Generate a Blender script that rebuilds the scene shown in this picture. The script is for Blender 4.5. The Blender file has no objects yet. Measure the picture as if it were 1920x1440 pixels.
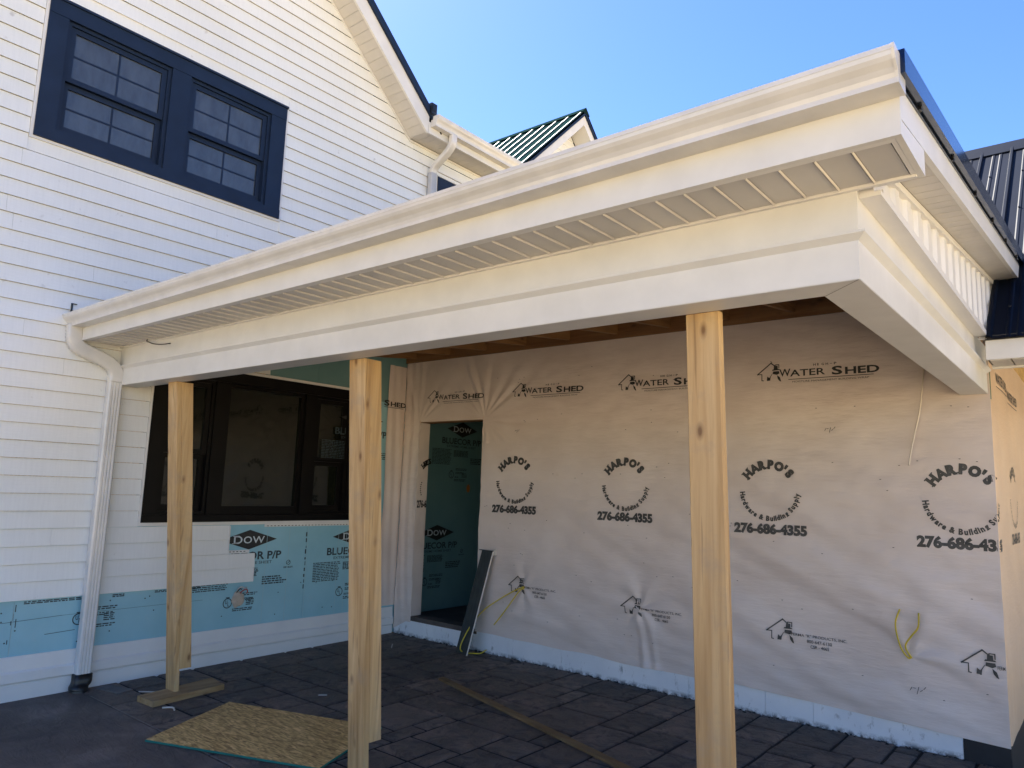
import bpy, bmesh, math, random
from mathutils import Vector, noise
random.seed(7)
SC = bpy.context.scene
COL = SC.collection
R = math.radians

# ------------------------------------------------------------------ camera, sky, sun, exposure
cam = bpy.data.cameras.new('camera'); co = bpy.data.objects.new('camera', cam); COL.objects.link(co)
co.location = (6.1442, -5.5710, 1.5720)
co.rotation_euler = (1.71338, -0.033855, 0.68477)
cam.sensor_fit = 'HORIZONTAL'; cam.sensor_width = 36.0; cam.lens = 1371.06 / 1920 * 36.0
cam.clip_start = 0.05; cam.clip_end = 2000
SC.camera = co

SUN_EL, SUN_AZ = R(51), math.atan2(-0.93, 0.37)      # azimuth measured from +Y towards +X
sd = Vector((math.sin(SUN_AZ) * math.cos(SUN_EL), math.cos(SUN_AZ) * math.cos(SUN_EL), math.sin(SUN_EL)))
W = bpy.data.worlds.new('World'); SC.world = W; W.use_nodes = True
wn = W.node_tree.nodes; wl = W.node_tree.links
bg = wn['Background']; sky = wn.new('ShaderNodeTexSky'); sky.sky_type = 'NISHITA'; sky.sun_disc = False
sky.sun_elevation = SUN_EL; sky.sun_rotation = SUN_AZ
sky.air_density = 1.0; sky.dust_density = 0.25; sky.ozone_density = 3.0; sky.altitude = 300
bg.inputs['Strength'].default_value = 0.052
hsv = wn.new('ShaderNodeHueSaturation'); hsv.inputs['Hue'].default_value = .513; hsv.inputs['Saturation'].default_value = 1.22; hsv.inputs['Value'].default_value = .80
wl.new(sky.outputs[0], hsv.inputs['Color']); wl.new(hsv.outputs[0], bg.inputs[0])
sun = bpy.data.lights.new('sun', 'SUN'); sun.energy = 5.0; sun.angle = R(0.53); sun.color = (1.0, 0.93, 0.82)
so = bpy.data.objects.new('sun', sun); COL.objects.link(so); so.rotation_euler = (-sd).to_track_quat('-Z', 'Y').to_euler()
so.location = (-12, 12, 14)
vs = SC.view_settings
vs.view_transform = 'Standard'; vs.look = 'None'; vs.gamma = 1.0; vs.use_curve_mapping = False; vs.exposure = 2.85

# ------------------------------------------------------------------ materials
def nodes(name):
    m = bpy.data.materials.new(name); m.use_nodes = True
    nt = m.node_tree; return m, nt, nt.nodes['Principled BSDF']
def lk(nt, a, b): nt.links.new(a, b)
def nd(nt, t, **kw):
    n = nt.nodes.new(t)
    for k, v in kw.items():
        if k in n.inputs: n.inputs[k].default_value = v
        else: setattr(n, k, v)
    return n
def pos(nt, scale=(1, 1, 1), rot=(0, 0, 0)):
    g = nt.nodes.new('ShaderNodeNewGeometry'); m = nt.nodes.new('ShaderNodeMapping')
    m.inputs['Scale'].default_value = scale; m.inputs['Rotation'].default_value = rot
    lk(nt, g.outputs['Position'], m.inputs['Vector']); return m.outputs[0]
def nz(nt, vec, scale, detail=4, rough=.55, dist=0):
    n = nt.nodes.new('ShaderNodeTexNoise'); n.inputs['Scale'].default_value = scale; n.inputs['Detail'].default_value = detail
    n.inputs['Roughness'].default_value = rough; n.inputs['Distortion'].default_value = dist
    if vec is not None: lk(nt, vec, n.inputs['Vector'])
    return n.outputs[0]
def ramp(nt, fac, stops):
    r = nt.nodes.new('ShaderNodeValToRGB'); e = r.color_ramp.elements
    while len(e) < len(stops): e.new(.5)
    for i, (p, c) in enumerate(stops):
        e[i].position = p; e[i].color = (c[0], c[1], c[2], 1) if not isinstance(c, (int, float)) else (c, c, c, 1)
    lk(nt, fac, r.inputs[0]); return r.outputs[0]
def mix(nt, fac, a, b, mode='MIX'):
    m = nt.nodes.new('ShaderNodeMix'); m.data_type = 'RGBA'; m.blend_type = mode
    if isinstance(fac, (int, float)): m.inputs[0].default_value = fac
    else: lk(nt, fac, m.inputs[0])
    for s, v in ((6, a), (7, b)):
        if isinstance(v, tuple): m.inputs[s].default_value = (v[0], v[1], v[2], 1)
        else: lk(nt, v, m.inputs[s])
    return m.outputs[2]
def bump(nt, b, h, strength=.3, dist=.01):
    n = nt.nodes.new('ShaderNodeBump'); n.inputs['Strength'].default_value = strength; n.inputs['Distance'].default_value = dist
    lk(nt, h, n.inputs['Height']); lk(nt, n.outputs[0], b.inputs['Normal'])
def simple(name, col, rough=.5, metal=0, var=.06, vscale=3.0, bmp=0, bscale=60, spec=.5, ior=None, stretch=(1, 1, 1)):
    m, nt, b = nodes(name)
    v = pos(nt, stretch); f = nz(nt, v, vscale, 5)
    d = tuple(max(0, c * (1 - 2 * var)) for c in col); l = tuple(min(1, c * (1 + 1.2 * var)) for c in col)
    lk(nt, ramp(nt, f, [(.3, d), (.7, l)]), b.inputs['Base Color'])
    b.inputs['Roughness'].default_value = rough; b.inputs['Metallic'].default_value = metal
    b.inputs['Specular IOR Level'].default_value = spec
    if ior: b.inputs['IOR'].default_value = ior
    if bmp: bump(nt, b, nz(nt, v, bscale, 3), bmp, .004)
    return m

def m_siding():
    m, nt, b = nodes('white_grained_siding')
    v = pos(nt, (1, 1, 1)); vg = pos(nt, (1, 9, 60)); vs_ = pos(nt, (1, 55, 5))
    big = nz(nt, v, .9, 4); gr = nz(nt, vg, 1.0, 5, .6); st = nz(nt, vs_, 1.0, 4, .65)
    c = ramp(nt, big, [(.3, (.765, .765, .735)), (.7, (.855, .855, .82))])
    c = mix(nt, .35, c, ramp(nt, st, [(.3, (.88, .88, .88)), (.6, (1, 1, 1))]), 'MULTIPLY')
    sp = nz(nt, v, 11, 3, .5); c = mix(nt, ramp(nt, sp, [(.70, 0), (.80, .55)]), c, (.40, .37, .34))
    lk(nt, c, b.inputs['Base Color']); b.inputs['Roughness'].default_value = .55
    bump(nt, b, gr, .35, .0025); return m
def m_foam(name='blue_foam_board', t=None):
    m, nt, b = nodes(name)
    v = pos(nt); f = nz(nt, v, 2.2, 5); fine = nz(nt, pos(nt, (1, 2, 14)), 6, 3)
    c = ramp(nt, f, [(.3, (.25, .49, .57)), (.7, (.32, .57, .65))])
    c = mix(nt, ramp(nt, nz(nt, v, 7, 5, .7), [(.58, 0), (.75, .35)]), c, (.38, .52, .56))
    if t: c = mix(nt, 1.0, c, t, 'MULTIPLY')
    # woven film dimples, diagonal
    w = nt.nodes.new('ShaderNodeTexWave'); w.inputs['Scale'].default_value = 9; w.inputs['Distortion'].default_value = 1.5
    lk(nt, pos(nt, rot=(R(38), 0, 0)), w.inputs['Vector'])
    lk(nt, c, b.inputs['Base Color']); b.inputs['Roughness'].default_value = .32
    bump(nt, b, mix(nt, .5, fine, w.outputs[1]), .18, .003); return m
def m_wrap(name='translucent_house_wrap', t=(1, 1, 1)):
    m, nt, b = nodes(name)
    v = pos(nt); f = nz(nt, v, 1.6, 5); fi = nz(nt, pos(nt, (3, 3, 14), (0, R(20), 0)), 2.2, 4, .6)
    c = ramp(nt, f, [(.3, (.61, .515, .46)), (.7, (.71, .62, .57))])
    c = mix(nt, ramp(nt, nz(nt, v, 9, 4, .6), [(.66, 0), (.8, .25)]), c, (.42, .35, .28))
    if t != (1, 1, 1): c = mix(nt, 1.0, c, t, 'MULTIPLY')
    lk(nt, c, b.inputs['Base Color']); b.inputs['Roughness'].default_value = .38; b.inputs['Specular IOR Level'].default_value = .45
    cr = nt.nodes.new('ShaderNodeTexNoise'); cr.noise_type = 'RIDGED_MULTIFRACTAL'; cr.inputs['Scale'].default_value = 1.0; cr.inputs['Detail'].default_value = 3; cr.inputs['Distortion'].default_value = .5
    lk(nt, pos(nt, (1.3, 2.0, 4.6), (0, R(24), 0)), cr.inputs['Vector'])
    cr2 = nt.nodes.new('ShaderNodeTexNoise'); cr2.noise_type = 'RIDGED_MULTIFRACTAL'; cr2.inputs['Scale'].default_value = 1.0; cr2.inputs['Detail'].default_value = 3
    lk(nt, pos(nt, (2.0, 2.0, 5.5), (0, R(-32), 0)), cr2.inputs['Vector'])
    b1 = nt.nodes.new('ShaderNodeBump'); b1.inputs['Strength'].default_value = .5; b1.inputs['Distance'].default_value = .012; lk(nt, mix(nt, .5, cr.outputs[0], cr2.outputs[0]), b1.inputs['Height'])
    b2 = nt.nodes.new('ShaderNodeBump'); b2.inputs['Strength'].default_value = .3; b2.inputs['Distance'].default_value = .012; lk(nt, fi, b2.inputs['Height']); lk(nt, b1.outputs[0], b2.inputs['Normal']); lk(nt, b2.outputs[0], b.inputs['Normal']); return m
def m_lumber(axis, name, tint=(1, 1, 1)):
    m, nt, b = nodes(name)
    s = [34, 34, 34]; s[axis] = 1.6
    s2 = [9, 9, 9]; s2[axis] = .55
    g = nz(nt, pos(nt, tuple(s)), 1.0, 5, .6, .6); g2 = nz(nt, pos(nt, tuple(s2)), 1.0, 4, .5, 1.2)
    T = lambda c: tuple(a * t for a, t in zip(c, tint))
    c = ramp(nt, g2, [(.25, T((.38, .22, .085))), (.5, T((.56, .365, .165))), (.75, T((.68, .49, .26)))])
    c = mix(nt, .6, c, ramp(nt, g, [(.3, (.66, .56, .44)), (.62, (1, 1, 1))]), 'MULTIPLY')
    # knots: sparse voronoi cells
    k = nt.nodes.new('ShaderNodeTexVoronoi'); k.feature = 'F1'; k.inputs['Scale'].default_value = 1.0
    s3 = [8.5, 8.5, 8.5]; s3[axis] = 4.0
    lk(nt, pos(nt, tuple(s3)), k.inputs['Vector'])
    kc = ramp(nt, k.outputs['Distance'], [(.05, .9), (.10, .4), (.17, 0)])
    c = mix(nt, kc, c, T((.17, .08, .03)))
    # dark pith streaks and drying checks, grubby handling marks
    s4 = [55, 55, 55]; s4[axis] = 2.2; ck = nz(nt, pos(nt, tuple(s4)), 1.0, 2, .4); c = mix(nt, ramp(nt, ck, [(.66, 0), (.73, .55)]), c, T((.22, .12, .05)))
    gb = nz(nt, pos(nt), 5.5, 6, .65); c = mix(nt, ramp(nt, gb, [(.52, 0), (.72, .5)]), c, T((.34, .27, .19)))
    lk(nt, c, b.inputs['Base Color']); b.inputs['Roughness'].default_value = .7
    bump(nt, b, g, .25, .002); return m
def m_osb():
    m, nt, b = nodes('strand_board')
    vo = nt.nodes.new('ShaderNodeTexVoronoi'); vo.inputs['Scale'].default_value = 1; vo.inputs['Randomness'].default_value = 1
    ns = nt.nodes.new('ShaderNodeTexNoise'); ns.inputs['Scale'].default_value = 4; lk(nt, pos(nt), ns.inputs['Vector'])
    ad = nt.nodes.new('ShaderNodeVectorMath'); ad.operation = 'MULTIPLY_ADD'; ad.inputs[1].default_value = (5, 5, 5)
    lk(nt, ns.outputs['Color'], ad.inputs[0]); lk(nt, pos(nt, (16, 75, 16), (0, 0, R(28))), ad.inputs[2]); lk(nt, ad.outputs[0], vo.inputs['Vector'])
    v2 = nt.nodes.new('ShaderNodeTexVoronoi'); v2.inputs['Scale'].default_value = 1; lk(nt, pos(nt, (60, 14, 14), (0, 0, R(20))), v2.inputs['Vector'])
    c = ramp(nt, nz(nt, pos(nt, (8, 46, 9), (0, 0, R(12))), 1, 3, .5, .5), [(.34, (.28, .17, .065)), (.5, (.50, .345, .15)), (.68, (.74, .56, .29))])
    for ang, sc_, lo in ((62, 1.2, .52), (118, .9, .54), (-28, 1.4, .56), (150, 1.1, .55)):
        ct = ramp(nt, nz(nt, pos(nt, (8 * sc_, 48 * sc_, 8), (0, 0, R(ang))), 1, 3, .5, .6), [(.34, (.25, .15, .055)), (.5, (.52, .36, .16)), (.68, (.78, .60, .33))])
        c = mix(nt, ramp(nt, nz(nt, pos(nt, (8, 18, 14), (0, 0, R(ang))), 1, 1), [(lo, 0), (lo + .04, 1)]), c, ct)
    c = mix(nt, 1.0, c, (1.12, 1.0, .74), 'MULTIPLY')
    dk = nz(nt, pos(nt, (30, 90, 30), (0, 0, R(15))), 1, 2); c = mix(nt, ramp(nt, dk, [(.68, 0), (.74, .8)]), c, (.06, .035, .02))
    lk(nt, c, b.inputs['Base Color']); b.inputs['Roughness'].default_value = .65
    bump(nt, b, vo.outputs['Distance'], .35, .003); return m
def m_stone():
    m, nt, b = nodes('stamped_slate_concrete')
    v = pos(nt); oi = nt.nodes.new('ShaderNodeObjectInfo')
    f = nz(nt, v, 3.4, 8, .66, .6); h = nz(nt, v, 8, 9, .68, 1.1); st = nz(nt, pos(nt, (1, 1, 1), (0, 0, .6)), 1.1, 5, .6)
    c = ramp(nt, f, [(.28, (.066, .049, .038)), (.5, (.148, .112, .087)), (.74, (.29, .225, .178))])
    c = mix(nt, ramp(nt, h, [(.40, .75), (.52, 0)]), c, (.05, .04, .035))
    c = mix(nt, ramp(nt, st, [(.45, 0), (.68, .6)]), c, (.15, .11, .087))
    c = mix(nt, ramp(nt, nz(nt, v, 34, 6, .75), [(.60, 0), (.78, .7)]), c, (.26, .235, .21))
    hs = nt.nodes.new('ShaderNodeHueSaturation'); rr = nt.nodes.new('ShaderNodeMapRange')
    rr.inputs['To Min'].default_value = .72; rr.inputs['To Max'].default_value = 1.32
    lk(nt, oi.outputs['Random'], rr.inputs['Value']); lk(nt, rr.outputs[0], hs.inputs['Value']); lk(nt, c, hs.inputs['Color'])
    lk(nt, hs.outputs[0], b.inputs['Base Color'])
    lk(nt, ramp(nt, f, [(.3, .5), (.7, .78)]), b.inputs['Roughness'])
    bump(nt, b, h, 1.0, .06); return m
def m_apron():
    m, nt, b = nodes('textured_apron_concrete')
    v = pos(nt); f = nz(nt, v, 1.7, 7, .65, .3); h = nz(nt, pos(nt, (1, 2.6, 1), (0, 0, .35)), 5, 8, .65, .8)
    c = ramp(nt, f, [(.30, (.058, .047, .042)), (.52, (.122, .100, .087)), (.74, (.25, .21, .185))])
    c = mix(nt, ramp(nt, nz(nt, v, 30, 5, .7), [(.60, 0), (.85, .6)]), c, (.16, .155, .155))
    c = mix(nt, ramp(nt, h, [(.5, 0), (.75, .35)]), c, (.11, .105, .11))
    lk(nt, c, b.inputs['Base Color']); b.inputs['Roughness'].default_value = .75
    bump(nt, b, h, .9, .03); return m
def m_dirt():
    m, nt, b = nodes('packed_clay_and_gravel')
    v = pos(nt); f = nz(nt, v, .35, 8, .6); g = nz(nt, v, 30, 4, .7)
    c = ramp(nt, f, [(.3, (.37, .285, .155)), (.7, (.48, .38, .225))]); c = mix(nt, ramp(nt, g, [(.5, 0), (.7, .5)]), c, (.44, .37, .25))
    lk(nt, c, b.inputs['Base Color']); b.inputs['Roughness'].default_value = .95; bump(nt, b, g, .6, .02); return m
def m_fdn():
    m, nt, b = nodes('dirty_white_foam_skirt')
    v = pos(nt); c = ramp(nt, nz(nt, v, 3, 5), [(.3, (.68, .70, .73)), (.7, (.80, .81, .83))])
    gr = nz(nt, pos(nt, (16, 6, 7)), 1, 6, .7); c = mix(nt, ramp(nt, gr, [(.585, 0), (.68, .6)]), c, (.17, .16, .15))
    # dark concrete splatter towards the slab
    sx = nt.nodes.new('ShaderNodeSeparateXYZ'); g = nt.nodes.new('ShaderNodeNewGeometry'); lk(nt, g.outputs['Position'], sx.inputs[0])
    mr = nt.nodes.new('ShaderNodeMapRange'); mr.inputs['From Min'].default_value = .038; mr.inputs['From Max'].default_value = 0; lk(nt, sx.outputs[2], mr.inputs['Value'])
    mm = nt.nodes.new('ShaderNodeMath'); mm.operation = 'MULTIPLY'; lk(nt, mr.outputs[0], mm.inputs[0])
    lk(nt, ramp(nt, nz(nt, v, 11, 6, .75), [(.42, 0), (.56, 1)]), mm.inputs[1])
    c = mix(nt, mm.outputs[0], c, (.05, .047, .048))
    lk(nt, c, b.inputs['Base Color']); b.inputs['Roughness'].default_value = .6; bump(nt, b, gr, .2, .004); return m

M = {}
M['siding'] = m_siding(); M['foam'] = m_foam(); M['foam_shade'] = m_foam('shade_tinted_foam_board', (.50, .52, .47)); M['wrap_bounce'] = m_wrap('bounce_tinted_house_wrap', (1.2, 1.0, .72)); M['wrap'] = m_wrap(); M['osb'] = m_osb(); M['stone'] = m_stone()  # one foam copy darkened to paint shade, one wrap copy warmed to paint ground bounce
M['apron'] = m_apron(); M['dirt'] = m_dirt(); M['fdn'] = m_fdn()
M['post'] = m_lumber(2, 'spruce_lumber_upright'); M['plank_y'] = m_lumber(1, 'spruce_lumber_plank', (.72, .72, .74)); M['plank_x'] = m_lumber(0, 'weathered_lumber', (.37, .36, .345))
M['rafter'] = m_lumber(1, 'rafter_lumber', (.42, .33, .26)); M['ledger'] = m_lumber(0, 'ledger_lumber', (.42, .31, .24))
M['alum'] = simple('white_coil_aluminium', (.71, .70, .675), .38, 0, .035, 5, .035, 7)
M['vinyl'] = simple('white_vinyl', (.74, .725, .70), .42, 0, .03, 3, .05, 40)
M['gutter'] = simple('white_gutter_enamel', (.67, .655, .63), .22, 0, .05, 6, .035, 10, .6)
M['navy'] = simple('navy_trim_metal', (.008, .018, .045), .5, 0, .10, 5, .05, 20, .3)
M['bronze'] = simple('dark_bronze_frame', (.005, .0042, .004), .45, 0, .12, 5, 0, 60, .12)
M['roof'] = simple('navy_ribbed_steel', (.005, .008, .017), .5, 0, .08, 3, .05, 8, .06)
M['ribmetal'] = simple('highlight_tinted_steel_rib', (.04, .07, .07), .6, 0, .05, 3, 0, 60, .4)  # paler than the dormer panels: sun highlight put into the rib colour
M['trimmetal'] = simple('navy_roof_trim', (.020, .036, .075), .12, .75, .05, 3, .08, 5)
M['greenmetal'] = simple('dark_teal_steel', (.010, .026, .028), .9, 0, .08, 3, 0, 60, 0.0)
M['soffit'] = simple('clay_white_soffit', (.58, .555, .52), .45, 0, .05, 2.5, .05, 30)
M['groove'] = simple('shadow_groove', (.16, .14, .12), .8)
M['ink'] = simple('black_print_ink', (.018, .018, .018), .5, 0, .2, 30)
M['greyink'] = simple('grey_print_ink', (.055, .053, .05), .5, 0, .25, 30)
M['foamink'] = simple('foam_print_ink', (.025, .045, .055), .45, 0, .2, 30)
M['whiteink'] = simple('white_print_ink', (.62, .68, .70), .5)
M['black'] = simple('black_plastic', (.012, .012, .013), .35, 0, .1, 20)
M['tar'] = simple('black_foundation_coating', (.010, .012, .018), .55, 0, .3, 6, .3, 20)
M['yellow'] = simple('yellow_cable_jacket', (.62, .47, .03), .4)
M['whitewire'] = simple('white_cable_jacket', (.74, .66, .55), .4)
M['zip'] = simple('green_sheathing_edge', (.02, .11, .07), .5)
M['floorin'] = simple('dusty_subfloor', (.10, .08, .07), .8, 0, .2, 4)
M['darkwall'] = simple('dark_interior', (.035, .035, .035), .8)
M['greyboard'] = simple('charcoal_fibre_board', (.032, .037, .038), .5, 0, .2, 6, .1, 40, stretch=(6, 6, 1))
M['scrap'] = simple('pale_offcut', (.62, .58, .52), .7)
M['deck'] = simple('roof_deck_underside', (.12, .085, .045), .8, 0, .15, 3)
M['seal'] = simple('cured_spray_foam', (.50, .43, .35), .8, 0, .1, 20, .5, 40)
M['red'] = simple('red_wire', (.45, .05, .04), .4); M['orange'] = simple('orange_sealant', (.45, .16, .03), .6)
M['oldconc'] = simple('pale_concrete', (.16, .15, .14), .85, 0, .15, 8, .3, 40)
M['green_edge'] = simple('green_painted_edge', (.01, .16, .13), .5, 0, .1, 12)
M['mud'] = simple('dark_crumbled_mortar', (.045, .04, .038), .95, 0, .3, 30, .6, 60)
def m_pane(name, base, r=.03, wav=.06, ior=1.9):
    m, nt, b = nodes(name); v = pos(nt, (1, 3, 1.2), (R(35), 0, 0)); f = nz(nt, v, 2.5, 4, .6)
    lk(nt, ramp(nt, f, [(.3, tuple(c * .75 for c in base)), (.7, tuple(min(1, c * 1.2) for c in base))]), b.inputs['Base Color'])
    b.inputs['Roughness'].default_value = r; b.inputs['IOR'].default_value = ior
    bump(nt, b, nz(nt, pos(nt), 3.0, 2), wav, .01); return m
M['pane_up'] = m_pane('reflection_tinted_pane', (.060, .070, .082), .10, .25, 1.75)  # sky reflection and pale sheet behind the glass mixed into base colour
M['pane_lo'] = m_pane('dark_window_pane', (.007, .009, .006), .03, .10, 1.46)

# ------------------------------------------------------------------ mesh helpers
OFF = {}
def world_off(p): return OFF[p.name] if p is not None else Vector((0, 0, 0))
def tag(o, label=None, cat=None, group=None, kind=None):
    if label: o['label'] = label
    if cat: o['category'] = cat
    if group: o['group'] = group
    if kind: o['kind'] = kind
    return o
def thing(name, loc, label, cat, group=None, kind=None):
    o = bpy.data.objects.new(name, None); o.empty_display_size = .1; COL.objects.link(o); o.location = loc
    OFF[o.name] = Vector(loc); return tag(o, label, cat, group, kind)
class MB:
    def __init__(s): s.v = []; s.f = []; s.m = []
    def add(s, vs, fs, mi=0):
        n = len(s.v); s.v += [tuple(v) for v in vs]; s.f += [tuple(i + n for i in f) for f in fs]; s.m += [mi] * len(fs); return s
    def box(s, a, b, mi=0):
        x0, y0, z0 = (min(p, q) for p, q in zip(a, b)); x1, y1, z1 = (max(p, q) for p, q in zip(a, b))
        return s.hexa([(x0, y0, z0), (x1, y0, z0), (x1, y1, z0), (x0, y1, z0), (x0, y0, z1), (x1, y0, z1), (x1, y1, z1), (x0, y1, z1)], mi)
    def hexa(s, v, mi=0):
        return s.add(v, [(3, 2, 1, 0), (4, 5, 6, 7), (0, 1, 5, 4), (1, 2, 6, 5), (2, 3, 7, 6), (3, 0, 4, 7)], mi)
    def sweep(s, ring0, ring1, mi=0, cap=True):
        n = len(ring0); fs = [(i, (i + 1) % n, n + (i + 1) % n, n + i) for i in range(n)]
        if cap: fs += [tuple(range(n - 1, -1, -1)), tuple(range(n, 2 * n))]
        return s.add(list(ring0) + list(ring1), fs, mi)
    def rings(s, rs, mi=0, cap=True):
        n = len(rs[0]); vs = [v for r in rs for v in r]; fs = []
        for k in range(len(rs) - 1):
            fs += [(k * n + i, k * n + (i + 1) % n, (k + 1) * n + (i + 1) % n, (k + 1) * n + i) for i in range(n)]
        if cap: fs += [tuple(range(n - 1, -1, -1)), tuple(range((len(rs) - 1) * n, len(rs) * n))]
        return s.add(vs, fs, mi)
    def tube(s, pts, r, seg=8, mi=0):
        P = [Vector(p) for p in pts]; rs = []; up = Vector((.31, .17, .93)).normalized()
        for i, p in enumerate(P):
            t = (P[min(i + 1, len(P) - 1)] - P[max(i - 1, 0)]).normalized(); u = t.cross(up).normalized(); w = t.cross(u)
            rs.append([p + (u * math.cos(a) + w * math.sin(a)) * r for a in (2 * math.pi * k / seg for k in range(seg))])
        return s.rings(rs, mi)
    def build(s, name, mats, parent=None, smooth=False, recalc=True):
        off = world_off(parent); me = bpy.data.meshes.new(name)
        me.from_pydata([tuple(Vector(v) - off) for v in s.v], [], s.f)
        mats = mats if isinstance(mats, (list, tuple)) else [mats]
        for m in mats: me.materials.append(M[m] if isinstance(m, str) else m)
        if len(mats) > 1: me.polygons.foreach_set('material_index', s.m)
        if recalc:
            bm = bmesh.new(); bm.from_mesh(me); bmesh.ops.recalc_face_normals(bm, faces=bm.faces); bm.to_mesh(me); bm.free()
        if smooth: me.polygons.foreach_set('use_smooth', [True] * len(me.polygons))
        me.update(); o = bpy.data.objects.new(name, me); COL.objects.link(o)
        OFF[o.name] = off.copy()
        if parent is not None: o.parent = parent
        return o
def bx(name, a, b, mat, parent=None): return MB().box(a, b).build(name, mat, parent)
def smooth_path(pts, n=6):
    P = [Vector(p) for p in pts]; P = [P[0] * 2 - P[1]] + P + [P[-1] * 2 - P[-2]]; out = []
    for i in range(1, len(P) - 2):
        for k in range(n):
            t = k / n; a, b, c, d = P[i - 1:i + 3]
            out.append(.5 * ((2 * b) + (c - a) * t + (2 * a - 5 * b + 4 * c - d) * t * t + (3 * b - a - 3 * c + d) * t ** 3))
    return out + [P[-2]]
def lumber(mb, bot, top, wx, wy, c=.004, end=0):
    """upright stick: bot/top = front-left corner (min X, min Y); wx, wy = section, arrises eased by c"""
    prof = [(c, 0), (wx - c, 0), (wx, c), (wx, wy - c), (wx - c, wy), (c, wy), (0, wy - c), (0, c)]
    return mb.sweep([(bot[0] + x, bot[1] + y, bot[2]) for x, y in prof], [(top[0] + x, top[1] + y, top[2]) for x, y in prof])

# ------------------------------------------------------------------ lettering
_tc = {}
def glyphs(s, bold=0.0, shear=0.0):
    k = (s, bold, shear)
    if k not in _tc:
        cu = bpy.data.curves.new('tmp', 'FONT'); cu.body = s; cu.size = 1; cu.offset = bold; cu.shear = shear; cu.resolution_u = 3; cu.fill_mode = 'FRONT'
        o = bpy.data.objects.new('tmp', cu); COL.objects.link(o); dg = bpy.context.evaluated_depsgraph_get(); dg.update()
        me = bpy.data.meshes.new_from_object(o.evaluated_get(dg))
        V = [(v.co.x, v.co.y) for v in me.vertices]; F = [tuple(p.vertices) for p in me.polygons]
        bpy.data.objects.remove(o); bpy.data.curves.remove(cu); bpy.data.meshes.remove(me)
        xs = [v[0] for v in V] or [0]; ys = [v[1] for v in V] or [0]
        _tc[k] = (V, F, min(xs), max(xs), min(ys), max(ys))
    return _tc[k]
class Print:
    """flat ink laid on a surface; fn(u, v) -> world point, lifted off the surface by a millimetre or two"""
    def __init__(s, fn): s.fn = fn; s.mb = MB()
    def poly(s, pts): s.mb.add([s.fn(*p) for p in pts], [tuple(range(len(pts)))]); return s
    def rect(s, u0, v0, u1, v1, n=1):
        for i in range(n):
            a = u0 + (u1 - u0) * i / n; b = u0 + (u1 - u0) * (i + 1) / n; s.poly([(a, v0), (b, v0), (b, v1), (a, v1)])
        return s
    def line(s, pts, w):
        for (a, b), (c, d) in zip(pts, pts[1:]):
            l = math.hypot(c - a, d - b) or 1e-6; nx, ny = -(d - b) / l * w / 2, (c - a) / l * w / 2; ex, ey = (c - a) / l * w / 2, (d - b) / l * w / 2
            s.poly([(a - ex - nx, b - ey - ny), (c + ex - nx, d + ey - ny), (c + ex + nx, d + ey + ny), (a - ex + nx, b - ey + ny)])
        return s
    def text(s, t, u0, v0, u1, v1, bold=0.0, shear=0.0):
        V, F, a, b, c, d = glyphs(t, bold, shear)
        # vertical fit by cap height of the string, horizontal by its width
        s.mb.add([s.fn(u0 + (x - a) / (b - a) * (u1 - u0), v0 + (y - c) / (d - c) * (v1 - v0)) for x, y in V], F); return s
    def arc(s, t, cu, cv, r, a0, a1, h, bold=0, up=True, serif=False, wide=1.0, rv=None):
        adv = []
        for ch in t: adv.append(.32 if ch == ' ' else (.28 if ch in "'il" else (.45 if ch in 'rt' else (.95 if ch in 'wm&' else .68))))
        tot = sum(adv); p = 0
        for ch, w in zip(t, adv):
            m = a0 + (a1 - a0) * (p + w / 2) / tot; p += w
            if ch == ' ': continue
            V, F, a, b, c, d = glyphs(ch, bold); cx = (a + b) / 2
            V = list(V); F = list(F)
            if serif and ch not in "'OS":
                for sy in (0, d - .07) if ch in 'H' else ((0,) if ch in 'AR' else (0,)):
                    for sx in ((a + .08, b - .08) if ch in 'HAR' else (a + .1,)):
                        n = len(V); V += [(sx - .17, sy), (sx + .17, sy), (sx + .17, sy + .09), (sx - .17, sy + .09)]; F.append((n, n + 1, n + 2, n + 3))
            ang = R(m); out = []
            for x, y in V:
                lx, ly = (x - cx) * h * wide / .73, y * h / .73
                if not up: lx, ly = -lx, -ly
                rr_ = r + ly
                # local frame: radial direction = up
                ca, sa = math.cos(ang), math.sin(ang); tx, ty = sa, -ca
                k = 1 if rv is None else rv
                out.append(s.fn(cu + ca * rr_ + tx * lx, cv + (sa * rr_ + ty * lx) * k))
            s.mb.add(out, F)
        return s
    def ring(s, cu, cv, r, w, n=28, a0=0, a1=360):
        for i in range(n):
            A = R(a0 + (a1 - a0) * i / n); B = R(a0 + (a1 - a0) * (i + 1) / n)
            s.poly([(cu + math.cos(A) * (r - w), cv + math.sin(A) * (r - w)), (cu + math.cos(A) * r, cv + math.sin(A) * r), (cu + math.cos(B) * r, cv + math.sin(B) * r), (cu + math.cos(B) * (r - w), cv + math.sin(B) * (r - w))])
        return s
    def fine(s, u0, v0, u1, v1, rows, rng, fill=.62, ragged=.25):
        """print too small to read: broken rules"""
        h = (v1 - v0) / rows
        for k in range(rows):
            y = v0 + h * k; x = u0; end = u1 - rng.random() * ragged * (u1 - u0)
            while x < end:
                w = min(rng.uniform(.012, .05), end - x); s.rect(x, y, x + w, y + h * fill); x += w + rng.uniform(.004, .009)
        return s
    def build(s, name, mat, parent): return s.mb.build(name, mat, parent, recalc=False)

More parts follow.
